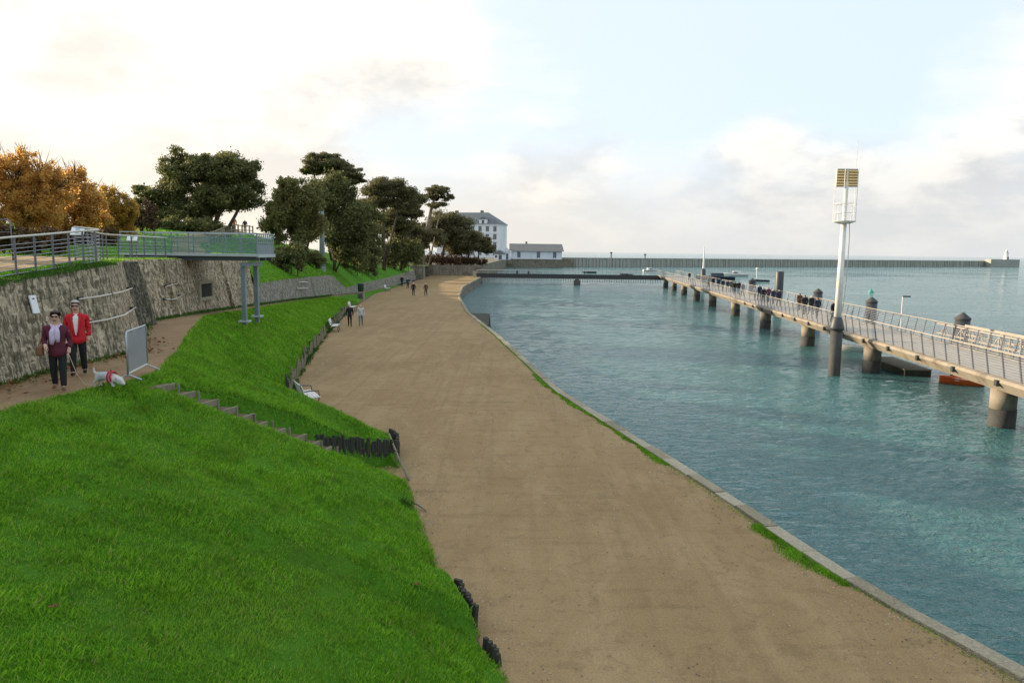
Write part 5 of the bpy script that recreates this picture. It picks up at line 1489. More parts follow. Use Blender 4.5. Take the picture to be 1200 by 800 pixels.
def pose(H, ph=0.12, arm=0.06, bend=(0.0, 0.0), stoop=0.0):
    """joint positions, figure faces local -y; ph = half stride, bend = how far each forearm is raised forward"""
    J = {}
    def P(n, x, y, z): J[n] = Vector((x, y, z)) * H
    P('pelvis', 0, 0, .52); P('spine', 0, -.005 - stoop * .3, .62); P('chest', 0, -stoop * .7, .735); P('neck', 0, .008 - stoop, .83)
    P('head', 0, -.008 - stoop * 1.2, .885); P('crown', 0, .0 - stoop * 1.2, .955)
    for s, sg in (('L', 1), ('R', -1)):
        f = ph * sg
        P('hip' + s, .052 * sg, 0, .495)
        P('knee' + s, .056 * sg, -f * .55 - .012, .275)
        P('ankle' + s, .058 * sg, -f + (.03 if f < 0 else 0), .045 + (.012 if f < 0 else 0))
        P('toe' + s, .066 * sg, -f - .075 + (.03 if f < 0 else 0), .020)
        a = -arm * sg
        bd = bend[0] if sg > 0 else bend[1]
        P('sho' + s, .108 * sg, .0 - stoop * .7, .795)
        P('elb' + s, .140 * sg, .02 - a * .5 - stoop * .4, .635)
        P('wri' + s, (.138 - .05 * bd) * sg, -a - .02 - .13 * bd - stoop * .4, .49 + .11 * bd)
        P('hand' + s, (.134 - .06 * bd) * sg, -a - .035 - .17 * bd - stoop * .4, .445 + .13 * bd)
    return J
def body_skel(J, H, fat=1.0, head=True, coat=1.0):
    S = Skel(); h = H
    S.add('pelvis', J['pelvis'], (.082 * h * fat * coat, .062 * h * fat * coat))
    S.add('spine', J['spine'], (.074 * h * fat * coat, .058 * h * fat * coat), 'pelvis')
    S.add('chest', J['chest'], (.082 * h * fat * coat, .060 * h * fat * coat), 'spine')
    S.add('neck', J['neck'], .033 * h, 'chest')
    S.add('head', J['head'], (.046 * h, .052 * h), 'neck')
    S.add('crown', J['crown'], (.048 * h, .054 * h), 'head')
    for s in 'LR':
        S.add('sho' + s, J['sho' + s], .042 * h * fat * coat, 'chest')
        S.add('elb' + s, J['elb' + s], .031 * h * coat, 'sho' + s)
        S.add('wri' + s, J['wri' + s], .022 * h, 'elb' + s)
        S.add('hand' + s, J['hand' + s], (.016 * h, .026 * h), 'wri' + s)
        S.add('hip' + s, J['hip' + s], .056 * h * fat, 'pelvis')
        S.add('knee' + s, J['knee' + s], .040 * h, 'hip' + s)
        S.add('ankle' + s, J['ankle' + s], .028 * h, 'knee' + s)
        S.add('toe' + s, J['toe' + s], (.026 * h, .020 * h), 'ankle' + s)
    return S
def far_person(label, loc, rz, H, top, legs, hair='hair_dark', ph=0.11, arm=0.05, bend=(0, 0), fat=1.0, skirt=None, group=None, stoop=0.0, shoes='cloth_black'):
    J = pose(H, ph, arm, bend, stoop)
    me = body_skel(J, H, fat, True, 1.12).mesh(1)
    for q in (legs, top, 'skin', hair, shoes): me.materials.append(MATS[q])
    hem = skirt if skirt else .47
    n_ = len(me.polygons)
    c = np.zeros(n_ * 3, dtype=np.float32); me.polygons.foreach_get('center', c); c = c.reshape(-1, 3) / H
    mi = np.zeros(n_, dtype=np.int32)
    arm_ = (np.abs(c[:, 0]) > .098) & (c[:, 2] > .40)
    mi[(c[:, 2] > hem) | arm_] = 1
    hw = [J['wriL'], J['wriR'], J['handL'], J['handR']]
    for a, b_ in ((J['wriL'], J['handL']), (J['wriR'], J['handR'])):
        mi[np.linalg.norm(c * H - np.array(b_), axis=1) < .04 * H] = 2
    hd = c[:, 2] > .845
    mi[hd] = 2
    cy = J['head'].y / H
    mi[hd & ((c[:, 2] > .955) | ((c[:, 1] > cy + .012) & (c[:, 2] > .87)))] = 3
    mi[c[:, 2] < .05] = 4
    me.polygons.foreach_set('material_index', mi)
    me.polygons.foreach_set('use_smooth', np.ones(n_, dtype=bool))
    o = link(me, 'person')
    o.location = loc; o.rotation_euler = (0, 0, rz)
    return tag(o, label, 'person', group)

GW = 'walkers on the promenade'
far_person('walker in black with dark trousers on the promenade, left of the nearest pair', G(410, 382.5, 0), R(10), 1.75, 'cloth_black', 'cloth_black', 'hair_brown', .09, .05, group=GW)
far_person('walker in pale jacket and blue jeans, right of the nearest pair', G(423, 381.5, 0), R(10), 1.72, 'cloth_palegrey', 'cloth_denim', 'hair_grey', -.10, .05, group=GW)
far_person('walker in black on the promenade, third from the left of the far group', G(484.5, 346.5, 0), R(5), 1.78, 'cloth_black', 'cloth_black', 'hair_dark', .10, .05, group=GW)
far_person('walker in brown top and dark trousers, rightmost of the far group', G(499, 346.5, 0), R(-5), 1.72, 'cloth_brown', 'cloth_black', 'hair_brown', -.11, .06, group=GW)
far_person('leftmost dark-clad walker of the far group, near the low wall', G(471, 335.5, 0), R(0), 1.75, 'cloth_black', 'cloth_navy', 'hair_dark', .10, .05, group=GW, fat=1.15)
far_person('second dark-clad walker of the far group, near the low wall', G(478, 338, 0), R(0), 1.70, 'cloth_navy', 'cloth_black', 'hair_dark', -.10, .05, group=GW)
q = D(274.5, 264.5, 86)
far_person('walker in an orange-brown coat on the hilltop path', (q.x, 86, float(hz(np.array(q.x), np.array(86.0))) + 0.05), R(20), 1.72, 'cloth_orange', 'cloth_brown', 'hair_grey', .09, .05, skirt=.38)
q = D(287, 263, 89)
far_person('dark-clad walker behind the hill fence', (q.x, 89, float(hz(np.array(q.x), np.array(89.0))) + 0.05), R(20), 1.68, 'cloth_navy', 'cloth_plum', 'hair_dark', .08, .05)
GPP = 'walkers on the pier'
pier_people = [(977, 84 - 22, 0.6, 'cloth_black', 'cloth_black', 'lone dark-clad walker on the pier just left of the light mast', 1.70),
               (957.5, 66.5, 0.5, 'cloth_navy', 'cloth_black', 'right walker in navy of the group of three on the pier', 1.78),
               (950, 69.5, 1.1, 'cloth_black', 'cloth_navy', 'middle walker of the group of three on the pier', 1.74),
               (942.5, 71.0, 0.4, 'cloth_black', 'cloth_black', 'left walker in black of the group of three on the pier', 1.80),
               (911.5, 85, 0.7, 'cloth_navy', 'cloth_black', 'right walker of the dark pair before the flat-topped pile', 1.76),
               (905, 87, 0.9, 'cloth_navy', 'cloth_navy', 'left walker of the dark pair before the flat-topped pile', 1.72),
               (893.5, 90, 0.6, 'cloth_black', 'cloth_brown', 'stout dark walker on the pier left of the dark pair', 1.70),
               (883.5, 94, 0.5, 'cloth_palegrey', 'cloth_grey', 'walker in a pale coat on the pier', 1.68),
               (869, 103, 0.9, 'cloth_grey', 'cloth_black', 'walker in grey on the far part of the pier', 1.70),
               (859.5, 108, 0.7, 'cloth_black', 'cloth_black', 'dark walker fifth from the far end of the pier', 1.74),
               (851, 113, 0.8, 'cloth_navy', 'cloth_grey', 'walker in navy with grey trousers on the far pier', 1.72),
               (845.7, 116, 0.6, 'cloth_black', 'cloth_black', 'dark walker third from the far end of the pier', 1.75),
               (834, 126, 0.9, 'cloth_black', 'cloth_navy', 'dark walker second from the far end of the pier', 1.72),
               (899, 88, 1.4, 'cloth_plum', 'cloth_black', 'walker in a plum coat just left of the dark pair on the pier', 1.68),
               (888.5, 92, 1.5, 'cloth_navy', 'cloth_black', 'walker in navy beside the stout dark walker on the pier', 1.75),
               (864, 105, 1.3, 'cloth_black', 'cloth_denim', 'dark walker with blue jeans on the far part of the pier', 1.73),
               (855.5, 110, 1.3, 'cloth_olive', 'cloth_black', 'walker in an olive coat on the far part of the pier', 1.70),
               (840.5, 120, 1.1, 'cloth_navy', 'cloth_black', 'walker in navy near the foot of the distant white pole', 1.74),
               (829, 130, 0.6, 'cloth_grey', 'cloth_black', 'walker in a grey coat near the distant white pole', 1.72),
               (935.5, 73, 1.5, 'cloth_brown', 'cloth_black', 'walker in a brown coat left behind the group of three on the pier', 1.70),
               (806, 154, 1.2, 'cloth_black', 'cloth_black', 'farthest dark walker on the pier near its bend', 1.74)]
for i, (px, _y, off, tp_, lg, lb_, H_) in enumerate(pier_people):
    # walk along the pier line until it lies under the pixel column
    best = min(np.arange(22, 171, 0.1), key=lambda s_: abs(600 + F * (PP(s_, off, 0).x) / s_ - px - 0.0))
    far_person(lb_, PP(float(best), off, DZ), R(180 + (i % 3) * 8 - 8) if i % 4 else R(5), H_, tp_, lg, ['hair_dark', 'hair_brown', 'hair_grey'][i % 3], .10 * (-1) ** i, .05, (0, 0.2 * (i % 2)), 1.0 + 0.14 * (i % 3 == 0), None, GPP)

# --- the couple in front
def clothes(S_, subd, name, material, parent):
    me = S_.mesh(subd)
    me.materials.append(MATS[material])
    me.polygons.foreach_set('use_smooth', np.ones(len(me.polygons), dtype=bool))
    return link(me, name, parent)
def near_person(label, loc, rz, H, J, fat, jacket, trouser, shoe, hair, long_hair, lean_open=None, cheeks=True):
    root = thing('person', label, 'person', loc, rz)
    S = body_skel(J, H, fat * 0.93)
    for s in 'LR': S.R[S.i['toe' + s]] = (.014 * H, .010 * H); S.R[S.i['ankle' + s]] = .022 * H
    for k_ in ('pelvis', 'spine', 'chest', 'shoL', 'shoR', 'elbL', 'elbR', 'hipL', 'hipR', 'kneeL', 'kneeR'):
        r_ = S.R[S.i[k_]]; S.R[S.i[k_]] = tuple(v * .74 for v in r_) if isinstance(r_, tuple) else r_ * .74
    S.R[S.i['head']] = (.050 * H, .058 * H); S.R[S.i['crown']] = (.052 * H, .060 * H)
    # face: jaw, nose
    hd = J['head']
    S.add('jaw', hd + Vector((0, -.034, -.024)) * H, (.032 * H, .026 * H), 'head')
    S.add('nose', hd + Vector((0, -.066, .018)) * H, .010 * H, 'head')
    body = S.mesh(2)
    body.materials.append(MATS['skin'])
    bm = bmesh.new(); bm.from_mesh(body)
    mbf = MB()
    for s, sg in (('L', 1), ('R', -1)):
        hn = J['hand' + s]; d = (J['hand' + s] - J['wri' + s]).normalized()
        lat = Vector((0, -1, 0)) if abs(d.y) < 0.8 else Vector((0, 0, 1))
        lat = (lat - d * lat.dot(d)).normalized(); inn = d.cross(lat) * (1 if sg > 0 else -1)
        curl = Vector((-sg, 0, 0)) * 0.4
        for k, ln in enumerate((.036, .041, .038, .030)):
            a = hn + lat * (.016 - k * .0105) * H
            b1 = a + d * ln * .55 * H
            b2 = b1 + (d + curl).normalized() * ln * .55 * H
            mbf.tube([a, b1, b2], [.0058 * H, .0054 * H, .0042 * H], 6)
        a = J['wri' + s].lerp(hn, .45) + lat * .014 * H
        mbf.tube([a, a + (lat + d * .5).normalized() * .018 * H, a + (lat * .6 + d).normalized() * .036 * H], [.0068 * H, .006 * H, .0045 * H], 6)
        ear = hd + Vector((.051 * sg, .006, .020)) * H
        mbf.tube([ear + Vector((0, 0, .014)) * H, ear + Vector((.006 * sg, .004, 0)) * H, ear + Vector((0, 0, -.014)) * H], [.006 * H, .009 * H, .005 * H], 6)
    tmp = bpy.data.meshes.new('fingers'); tmp.from_pydata(mbf.v, [], mbf.f); bm.from_mesh(tmp); bpy.data.meshes.remove(tmp)
    bm.to_mesh(body); bm.free()
    body.polygons.foreach_set('use_smooth', np.ones(len(body.polygons), dtype=bool))
    bo = link(body, 'body', root)
    # lips and glasses
    MB().tube([hd + Vector((-.018, -.058, -.014)) * H, hd + Vector((0, -.064, -.015)) * H, hd + Vector((.018, -.058, -.014)) * H], .0045 * H, 6).build('mouth', 'cloth_burgundy', bo)
    gl = MB()
    for sg in (-1, 1):
        gl.lathe((0, 0, 0), [(0.001, 0), (.018 * H, .001 * H), (.018 * H, .004 * H), (0.001, .006 * H)], 12)
    o = MB()
    for sg in (-1, 1):
        o.box(hd + Vector((.021 * sg, -.058, .036)) * H, (.031 * H, .010 * H, .021 * H), Matrix.Rotation(R(12 * sg), 3, 'Z'))
        o.bar(hd + Vector((.043 * sg, -.052, .036)) * H, hd + Vector((.051 * sg, .004, .034)) * H, .004 * H)
    o.bar(hd + Vector((-.006, -.061, .036)) * H, hd + Vector((.006, -.061, .036)) * H, .005 * H)
    o.build('sunglasses', 'lens_black', root)
    # trousers
    T_ = Skel(); h = H
    T_.add('pelvis', J['pelvis'] + Vector((0, 0, -.01)) * h, (.070 * h * fat, .052 * h * fat))
    for s in 'LR':
        T_.add('hip' + s, J['hip' + s] + Vector((0, 0, -.03)) * h, .056 * h * fat, 'pelvis')
        T_.add('knee' + s, J['knee' + s], .047 * h, 'hip' + s)
        T_.add('shin' + s, J['knee' + s].lerp(J['ankle' + s], .6), .040 * h, 'knee' + s)
        T_.add('ankle' + s, J['ankle' + s] + Vector((0, .004, -.008)) * h, .036 * h, 'shin' + s)
    clothes(T_, 2, 'trousers', trouser, root)
    for s in 'LR':
        K = Skel()
        K.add('heel', J['ankle' + s] + Vector((0, .018, -.020)) * h, (.022 * h, .024 * h))
        K.add('mid', J['ankle' + s].lerp(J['toe' + s], .5) + Vector((0, 0, -.004)) * h, (.025 * h, .024 * h), 'heel')
        K.add('tip', J['toe' + s] + Vector((0, -.008, .0)) * h, (.025 * h, .017 * h), 'mid')
        clothes(K, 2, 'shoe', shoe, root)
    # jacket
    K = Skel()
    K.add('hem', J['pelvis'] + Vector((0, 0, -.115)) * h, (.112 * h * fat, .108 * h * fat))
    K.add('pelvis', J['pelvis'], (.106 * h * fat, .098 * h * fat), 'hem')
    K.add('spine', J['spine'], (.092 * h * fat, .082 * h * fat), 'pelvis')
    K.add('chest', J['chest'], (.090 * h * fat, .078 * h * fat), 'spine')
    K.add('col', J['neck'] + Vector((0, .004, -.012)) * h, (.050 * h, .046 * h), 'chest')
    for s in 'LR':
        K.add('sho' + s, J['sho' + s] + Vector((0, 0, -.014)) * h, .043 * h * fat, 'chest')
        K.add('mid' + s, J['sho' + s].lerp(J['elb' + s], .5), .040 * h, 'sho' + s)
        K.add('elb' + s, J['elb' + s], .036 * h, 'mid' + s)
        K.add('wri' + s, J['elb' + s].lerp(J['wri' + s], .88), .030 * h, 'elb' + s)
    jk = clothes(K, 2, 'jacket', jacket, root)
    for v in jk.data.vertices:      # soft folds
        f = float(vnoise(v.co.x * 13 + v.co.z * 5, v.co.z * 17 + v.co.y * 9, 3, 2))
        v.co += v.normal * f * .016 * h
    # hair
    hb = bmesh.new()
    bmesh.ops.create_uvsphere(hb, u_segments=24, v_segments=16, radius=1.0)
    cr = J['head'] + Vector((0, .012, .050)) * h
    kill = []
    for v in hb.verts:
        nz = float(vnoise(v.co.x * 3 + 9, v.co.z * 3 + v.co.y * 2, 5, 2))
        v.co = Vector((v.co.x * .063, v.co.y * .072, v.co.z * .062)) * h * (1 + .10 * nz)
        low = -.055 if long_hair else -.012
        if v.co.y < -.012 * h and v.co.z < .030 * h: kill.append(v)
        elif v.co.z < low * h * (1 if v.co.y > .0 else .6): kill.append(v)
    bmesh.ops.delete(hb, geom=kill, context='VERTS')
    hm = bpy.data.meshes.new('hair'); hb.to_mesh(hm); hb.free()
    hm.materials.append(MATS[hair])
    hm.polygons.foreach_set('use_smooth', np.ones(len(hm.polygons), dtype=bool))
    ho = link(hm, 'hair', root); ho.location = cr
    so_ = ho.modifiers.new('thick', 'SOLIDIFY'); so_.thickness = .008 * h
    return root
HW, HM = 1.64, 1.72
gw = G(70, 456, 3.0); gm = G(93, 438.5, 3.0)
Jw = pose(HW, .055, .03, (0.15, 0.75))
Jm = pose(HM, -.075, .04, (0.10, 0.10))
for J_, H_ in ((Jw, HW), (Jm, HM)):
    for k_ in ('head', 'crown'): J_[k_] += Vector((0, 0, .016)) * H_
wo_ = near_person('woman in burgundy jacket with pale lilac scarf and dark trousers walking her dog', gw, R(22), HW, Jw, 1.08, 'cloth_burgundy', 'cloth_black', 'leather_brown', 'hair_dark', True)
mn_ = near_person('man in open scarlet jacket walking behind the woman in burgundy', gm, R(24), HM, Jm, 1.10, 'cloth_scarlet', 'cloth_black', 'cloth_black', 'hair_grey', False)
# scarf
nk = Jw['neck']; ch = Jw['chest']; h = HW
sc = MB()
sc.tube([nk + Vector((.052 * math.cos(a), .048 * math.sin(a) - .004, -.012 - .012 * math.sin(a) * -1)) * h for a in np.linspace(0, 2 * math.pi, 17)], .021 * h, 8)
sc.tube([nk + Vector((-.012, -.052, -.015)) * h, ch + Vector((-.030, -.092, .010)) * h, ch + Vector((-.028, -.100, -.075)) * h, ch + Vector((-.040, -.098, -.145)) * h], [.022 * h, .034 * h, .036 * h, .022 * h], 8)
sc.tube([nk + Vector((.012, -.052, -.015)) * h, ch + Vector((.024, -.092, .012)) * h, ch + Vector((.020, -.099, -.060)) * h, ch + Vector((.030, -.096, -.120)) * h], [.022 * h, .032 * h, .034 * h, .018 * h], 8)
sc.build('scarf', 'cloth_lilac', wo_, True)
bg_ = MB().box(Jw['wriR'] + Vector((-.060, -.015, -.045)) * h, (.07 * h, .15 * h, .12 * h)).build('handbag', 'leather_brown', wo_, False, 0.035)
MB().tube([Jw['wriR'] + Vector((-.060, -.06, .03)) * h, Jw['elbR'] + Vector((-.02, -.02, .03)) * h, Jw['sho' + 'R'] + Vector((-.03, .0, .045)) * h, Jw['elbR'] + Vector((-.03, .05, .02)) * h, Jw['wriR'] + Vector((-.060, .04, .03)) * h], .008 * h, 6).build('bag_strap', 'leather_brown', bg_, True)
# man's shirt front and collar
h = HM; ch = Jm['chest']
sh = MB()
pr = [Jm['neck'] + Vector((0, -.045, .000)) * h, ch + Vector((0, -.089, .020)) * h, Jm['spine'] + Vector((0, -.094, .02)) * h, Jm['spine'] + Vector((0, -.092, -.07)) * h]
wds = [.030, .034, .024, .010]
vs = []
for p_, w_ in zip(pr, wds):
    vs += [p_ + Vector((-w_, .012, 0)) * h, p_ + Vector((0, -.002, 0)) * h, p_ + Vector((w_, .012, 0)) * h]
sh.add(vs, [(i * 3 + k, i * 3 + k + 1, i * 3 + k + 4, i * 3 + k + 3) for i in range(3) for k in range(2)])
sh.build('shirt', 'cloth_white', mn_, True)
for sg in (-1, 1):
    MB().tube([Jm['neck'] + Vector((.044 * sg, .0, .012)) * h, ch + Vector((.052 * sg, -.088, .03)) * h, Jm['spine'] + Vector((.034 * sg, -.098, .02)) * h, Jm['pelvis'] + Vector((.018 * sg, -.094, .01)) * h], [.014 * h, .012 * h, .008 * h, .006 * h], 6).build('lapel', 'cloth_scarlet', mn_, True)

# --- dog, facing local +x, nose to the ground
gd = G(126, 453.5, 3.02)
dog = thing('dog', 'small white terrier in a red harness sniffing the grass', 'dog', gd, R(-8))
S = Skel()
S.add('rump', (-.20, 0, .230), (.092, .098)); S.add('loin', (-.08, 0, .240), (.095, .095), 'rump'); S.add('rib', (.06, 0, .235), (.105, .108), 'loin'); S.add('chest', (.15, 0, .225), (.095, .105), 'rib')
S.add('neck', (.235, 0, .185), (.072, .072), 'chest'); S.add('head', (.30, 0, .135), (.080, .076), 'neck'); S.add('muzzle', (.365, 0, .090), (.052, .046), 'head'); S.add('nose', (.405, 0, .070), (.034, .028), 'muzzle')
S.add('tail0', (-.275, 0, .290), (.026, .026), 'rump'); S.add('tail1', (-.300, 0, .365), (.020, .020), 'tail0'); S.add('tail2', (-.295, 0, .42), (.012, .012), 'tail1')
for s, sg in (('l', 1), ('r', -1)):
    S.add('st' + s, (-.19, .055 * sg, .165), (.048, .050), 'rump'); S.add('hk' + s, (-.245 + .02 * sg, .058 * sg, .095), (.026, .026), 'st' + s); S.add('ha' + s, (-.225 + .03 * sg, .058 * sg, .030), (.022, .022), 'hk' + s); S.add('hp' + s, (-.190 + .03 * sg, .058 * sg, .018), (.022, .016), 'ha' + s)
    S.add('fe' + s, (.13, .055 * sg, .135), (.036, .036), 'chest'); S.add('fw' + s, (.135 - .03 * sg, .058 * sg, .070), (.024, .024), 'fe' + s); S.add('fp' + s, (.155 - .03 * sg, .058 * sg, .020), (.024, .018), 'fw' + s)
    S.add('ea' + s, (.275, .072 * sg, .205), (.020, .026), 'head'); S.add('eb' + s, (.315, .092 * sg, .185), (.010, .018), 'ea' + s)
me = S.mesh(2)
me.materials.append(MATS['dog_coat']); me.materials.append(MATS['dog_grey'])
for p_ in me.polygons:
    p_.use_smooth = True
    if -.17 < p_.center.x < .02 and p_.center.z > .17: p_.material_index = 1
for v in me.vertices:
    v.co += v.normal * .012 * float(vnoise(v.co.x * 40, v.co.z * 40 + v.co.y * 30, 9, 2))
link(me, 'body', dog)
MB().lathe((.432, 0, .076), [(.004, -.012), (.015, -.008), (.015, .006), (.004, .012)], 10).build('nose', 'lens_black', dog, True)
for sg in (-1, 1):
    MB().lathe((.345, .052 * sg, .150), [(.002, -.010), (.010, -.005), (.010, .005), (.002, .010)], 8).build('eye', 'lens_black', dog, True)
hr = MB()
for x0, w_ in ((.085, .118), (.150, .110)):
    for dx_ in (-.012, 0.0, .012):
        hr.tube([(x0 + dx_, w_ * 1.02 * math.cos(a), .22 + w_ * 1.08 * math.sin(a)) for a in np.linspace(0, 2 * math.pi, 21)], .010, 6)
hr.bar((.08, 0, .352), (.16, 0, .338), .05, .015)
hr.build('harness', 'harness_red', dog)
hd_ = wo_.matrix_basis @ (Jw['handL'])
tg = dog.matrix_basis @ Vector((.10, 0, .36))
g0 = Vector(gw)
mid1 = hd_.lerp(tg, .35); mid1.z = 3.10
mid2 = hd_.lerp(tg, .70); mid2.z = 3.06
ld = thing('dog_lead', 'slack tan lead running from the woman to the white dog', 'lead', (hd_.x, hd_.y, 3.0))
O = Vector(ld.location)
MB().tube([hd_ - O, hd_.lerp(mid1, .5) - O + Vector((0, 0, -.12)), mid1 - O, mid2 - O, tg - O], .007, 6).build('strap', 'rope_tan', ld, True)
MB().lathe(tg - O, [(.012, -.02), (.016, 0), (.012, .02)], 8).build('clasp', 'iron', ld)
# ------------------------------------------------------------------ grass: real blades, dense near, larger and fewer far away
def blades(name, X, Yv, Z, h, wv, material, seed, label, parent=None, tris=1):
    g = np.random.default_rng(seed)
    n = len(X)
    a = g.random(n) * 2 * math.pi
    lean = 0.25 + 0.55 * g.random(n)
    la = a + g.normal(size=n) * 0.8 + math.pi / 2
    P = np.stack([X, Yv, Z - 0.012], -1)
    side = np.stack([np.cos(a), np.sin(a), np.zeros(n)], -1) * (wv / 2)[:, None]
    tip = np.stack([np.cos(la) * lean * h, np.sin(la) * lean * h, h * (1 - 0.25 * lean)], -1)
    mid = tip * np.array([0.42, 0.42, 0.62])
    if tris == 1:
        V = np.stack([P - side, P + side, P + tip], 1)
        F1 = np.arange(3 * n).reshape(n, 3)
    else:
        V = np.stack([P - side, P + side, P + mid, P + tip], 1)
        b0 = np.arange(n)[:, None] * 4
        F1 = np.concatenate([b0 + np.array([0, 1, 2]), b0 + np.array([1, 3, 2])], 0)
    o = np_mesh(name, V.reshape(-1, 3), F1, material, parent)
    return tag(o, label, None, None, 'stuff')
g = np.random.default_rng(99)
def bank_points(n, y0_, y1_, pw):
    u = g.random(n)
    yv = y0_ * (y1_ / y0_) ** u if pw else y0_ + (y1_ - y0_) * u
    t = g.random(n) * 1.02
    a, b_ = E(yv, 0, 0.5), RP(yv, 0, 0.5)
    x = a + (b_ - a) * t + g.normal(size=n) * 0.05 + 0.08
    z = slope_z(x, yv, np.clip((x - a) / (b_ - a), 0, 1))
    z = np.where(x > a + 0.02, np.minimum(z, hp(yv) * np.clip(1 - (x - a) / 0.16, 0, 1)), z)
    uu, vv, _ = stair_coord(x, yv)
    keep = ~((vv < 0.42) & (vv > -0.30) & (uu > 0.0) & (uu < 0.80) & (vnoise(x * 4, yv * 4, 59) + 0.5 * g.random(len(x)) > -0.12))
    keep &= ~((((yv > 10.05) & (yv < 10.65)) | ((yv > 10.9) & (yv < 12.2)) | ((yv > 20.45) & (yv < 22.3))) & (x > a - 0.04))
    # fully hidden behind the camera or out of the frame on the left
    keep &= (x > -0.80 * yv - 1.5)
    return x[keep], yv[keep], z[keep]
x, yv, z = bank_points(330000, 4.2, 26, True)
cl = vnoise(x * 1.6, yv * 1.6, 77) + 0.6 * vnoise(x * 5, yv * 5, 79)
sz = np.clip(1 + 0.75 * cl, 0.25, 2.2)
dist = np.hypot(x, yv)
h = (0.055 + 0.0012 * dist) * sz * (0.6 + 0.8 * g.random(len(x)))
blades('grass', x, yv, z, h, 0.007 + 0.0011 * dist, 'grass', 1, 'short bright green turf covering the near bank', None, 2)
x, yv, z = bank_points(90000, 24, 80, True)
h = 0.10 * (0.6 + 0.8 * g.random(len(x))) * (1 + 0.4 * vnoise(x * 0.9, yv * 0.9, 78))
blades('grass', x, yv, z, h, 0.010 + 0.0013 * yv, 'grass', 2, 'green turf on the bank beyond the timber steps')
# upper ground
n = 70000
yv = 14 * (95 / 14) ** g.random(n)
off = -25 * g.random(n) ** 1.6
x = W1x(yv) + off
z = hz(x, yv) + 0.10 * vnoise(x * 0.3, yv * 0.3, 4) * np.clip(-off / 3, 0, 1)
hpx = np.interp(yv, hy_, hx)
keep = ~((yv < 35.3) & (off < -1.4) & (off > -7.6)) & ~((yv > 37) & (np.abs(x - hpx) < 1.1)) & ~((yv > 35.5) & (yv < 40.6) & (x > -19.2))
x, yv, z = x[keep], yv[keep], z[keep]
h = 0.11 * (0.6 + 0.8 * g.random(len(x)))
blades('grass', x, yv, z, h, 0.010 + 0.0014 * yv, 'grass', 3, 'green turf on the hill and terrace edge')
# strips of grass along the quay coping
n = 20000
yv = np.concatenate([g.uniform(12.9, 15.9, n // 2), g.uniform(20.5, 36, n // 2), g.uniform(8, 60, 2500)])
wd_ = np.where(yv < 17, 0.11, np.where(yv < 36, 0.12, 0.04)) * np.clip(0.6 + 0.9 * vnoise(yv * 1.1, yv * 0 + 3, 55), 0.05, 2)
x = Q(yv, 0, 1.2) - 0.03 - np.abs(g.normal(size=len(yv))) * wd_ * 1.25
kq = 0.6 * vnoise(x * 5, yv * 2.2, 57) + 0.40 - 0.5 * (g.random(len(x)) - 0.3) > np.clip((Q(yv, 0, 1.2) - x) * 0.9 - 0.2, -0.4, 1)
x, yv = x[kq], yv[kq]
h = 0.05 * (0.5 + g.random(len(x)))
blades('grass', x, yv, np.zeros_like(x) + 0.01, h, 0.008 + 0.0010 * yv, 'grass', 4, 'thin strips of grass growing along the quay coping')
# pebbles and grit on the promenade
n = 12000
yv = 8.5 * (42 / 8.5) ** g.random(n)
ea_, qa_ = E(yv, 0, 0.5), Q(yv, 0, 1.2)
t = g.random(n); t = np.where(g.random(n) < 0.5, t, np.where(g.random(n) < 0.5, 0.10 * t ** 1.5, 1 - 0.12 * t ** 1.5))
kz = vnoise(t * 9, yv * 0.8, 58) + 0.7 * g.random(n) > 0.25
yv, t = yv[kz], t[kz]; n = len(t)
x = E(yv, 0, 0.5) + 0.1 + (Q(yv, 0, 1.2) - E(yv, 0, 0.5) - 0.12) * t
r_ = (0.006 + 0.016 * g.random(n) ** 3)[:, None] * (0.8 + yv[:, None] / 40)
a0 = g.random(n) * 6.28
base = np.stack([x, yv, np.full(n, 0.004)], -1)
V = np.stack([base + r_ * np.stack([np.cos(a0 + k), np.sin(a0 + k), np.zeros(n)], -1) for k in (0, 2.0, 4.1)] + [base + r_ * np.stack([0.3 * np.cos(a0), 0.3 * np.sin(a0), np.full(n, 0.8)], -1)], 1)
b0 = np.arange(n)[:, None] * 4
tag(np_mesh('gravel', V.reshape(-1, 3), np.concatenate([b0 + np.array(q) for q in ((0, 1, 3), (1, 2, 3), (2, 0, 3))], 0), 'pebble'), 'loose pebbles and grit scattered over the promenade', None, None, 'stuff')
# tufts hanging over the top of the tall wall and at the foot of the walls
n = 16000
yv = g.uniform(12, 23, n)
x = W1x(yv) - 0.25 + g.normal(size=n) * 0.18
blades('grass', x, yv, W1z(yv) + 0.03, 0.16 * (0.4 + g.random(n)) * np.clip(0.7 + 0.9 * vnoise(yv * 1.3, yv * 0, 66), 0.2, 2), 0.02 + 0.0006 * yv, 'weed_leaf', 5, 'ragged weeds along the top of the tall wall')
n = 9000
yv = g.uniform(13, 80, n)
x = W0(yv) + 0.10 + np.abs(g.normal(size=n)) * 0.16
blades('grass', x, yv, W0(yv, 2), 0.12 * (0.4 + g.random(n)), 0.02 + 0.0006 * yv, 'weed_leaf', 6, 'weeds growing along the foot of the walls')
n = 9000
yv = g.uniform(28.5, 74, n)
x = E(yv, 0, 0.5) + 0.10 + g.normal(size=n) * 0.10
blades('grass', x, yv, np.where(x > E(yv, 0, 0.5) + 0.1, 0.0, hp(yv)), (0.12 + 0.22 * g.random(n)) * np.clip(0.6 + vnoise(yv * 0.7, yv * 0 + 9, 67), 0.15, 1.6), 0.02 + 0.0008 * yv, 'weed_leaf', 7, 'long weeds growing between the weathered stakes along the promenade')
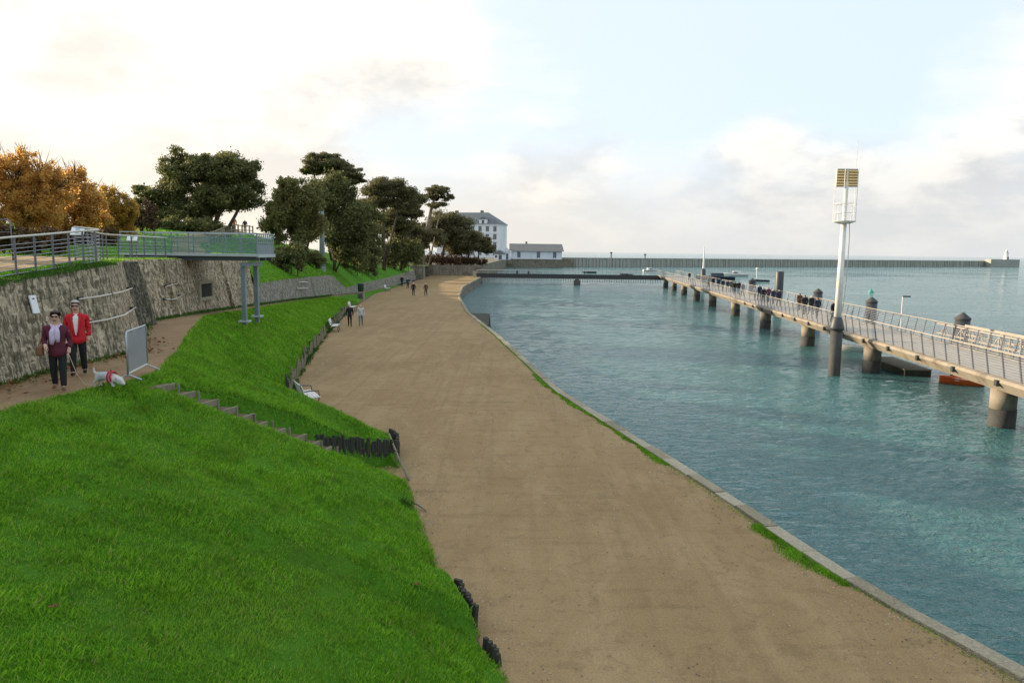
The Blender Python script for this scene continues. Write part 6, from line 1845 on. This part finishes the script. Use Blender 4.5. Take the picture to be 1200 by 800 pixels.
# darker tussocks on the far bank
for i, (px, py, sz_, lb_) in enumerate(((279, 461, 0.42, 'dark grass tussock on the bank left of the nearest bench'), (470, 590, 0.25, 'ragged tuft of weeds at the bank edge near the stick'))):
    c = G(px, py, 1.25 if i == 0 else 0.25)
    o = thing('grass_tussock', lb_, 'grass tussock', c)
    nn = 500
    aa = g.random(nn) * 6.28; rr = np.abs(g.normal(size=nn)) * sz_ * 0.45
    b = blades('tuft', np.cos(aa) * rr, np.sin(aa) * rr, np.zeros(nn) - 0.05, sz_ * (0.4 + 0.6 * g.random(nn)), np.full(nn, 0.025), 'oak_leaf' if i == 0 else 'weed_leaf', 40 + i, None, o)
    del b['kind']
# fallen leaves on the footpath by the wall, a few on the turf
n = 420
yv = g.uniform(14, 24, n)
x = W0(yv) + 0.15 + np.abs(g.normal(size=n)) * 0.45
P = np.stack([x, yv, W0(yv, 2) + 0.03 + 0.02 * g.random(n)], -1)
t = g.normal(size=(n, 3)); t[:, 2] *= 0.3; t /= np.linalg.norm(t, axis=1)[:, None]
b_ = np.cross(t, np.array([0, 0, 1.0]) + 0.4 * g.normal(size=(n, 3)))
s = (0.035 + 0.04 * g.random(n))[:, None]
V = np.stack([P - t * s, P - b_ * s * .6, P + t * s, P + b_ * s * .6], 1)
tag(np_mesh('fallen_leaves', V.reshape(-1, 3), np.arange(4 * n).reshape(n, 4), 'fallen_leaf'), 'brown fallen leaves along the foot of the curved wall', None, None, 'stuff')
for i, (px, py, zz, lb_) in enumerate(((62, 713, 2.6, 'tan fallen leaf on the turf at lower left'), (488, 687, 0.55, 'crumpled pale leaf near the dark stakes'), (12, 505, 3.0, 'small pale leaf on the turf by the footpath'))):
    # rest the leaf on the bank where the ray meets it
    best = None
    for yv in np.arange(3, 24, 0.02):
        p = D(px, py, yv)
        a, b_ = float(E(yv, 0, .5)), float(RP(yv, 0, .5))
        zz_ = float(slope_z(np.array(p.x), np.array(yv), np.array((p.x - a) / (b_ - a))))
        if p.z <= zz_ + 0.05:
            best = Vector((p.x, yv, zz_)); break
    o = thing('fallen_leaf', lb_, 'leaf', best)
    s_ = 0.055
    MB().add([(-s_, 0, .075), (-.3 * s_, -.55 * s_, .07), (.6 * s_, -.5 * s_, .085), (1.1 * s_, 0, .08), (.6 * s_, .5 * s_, .095), (-.3 * s_, .55 * s_, .075), (0, 0, .06)],
             [(0, 1, 6), (1, 2, 6), (2, 3, 6), (3, 4, 6), (4, 5, 6), (5, 0, 6)]).build('blade', 'fallen_leaf', o)
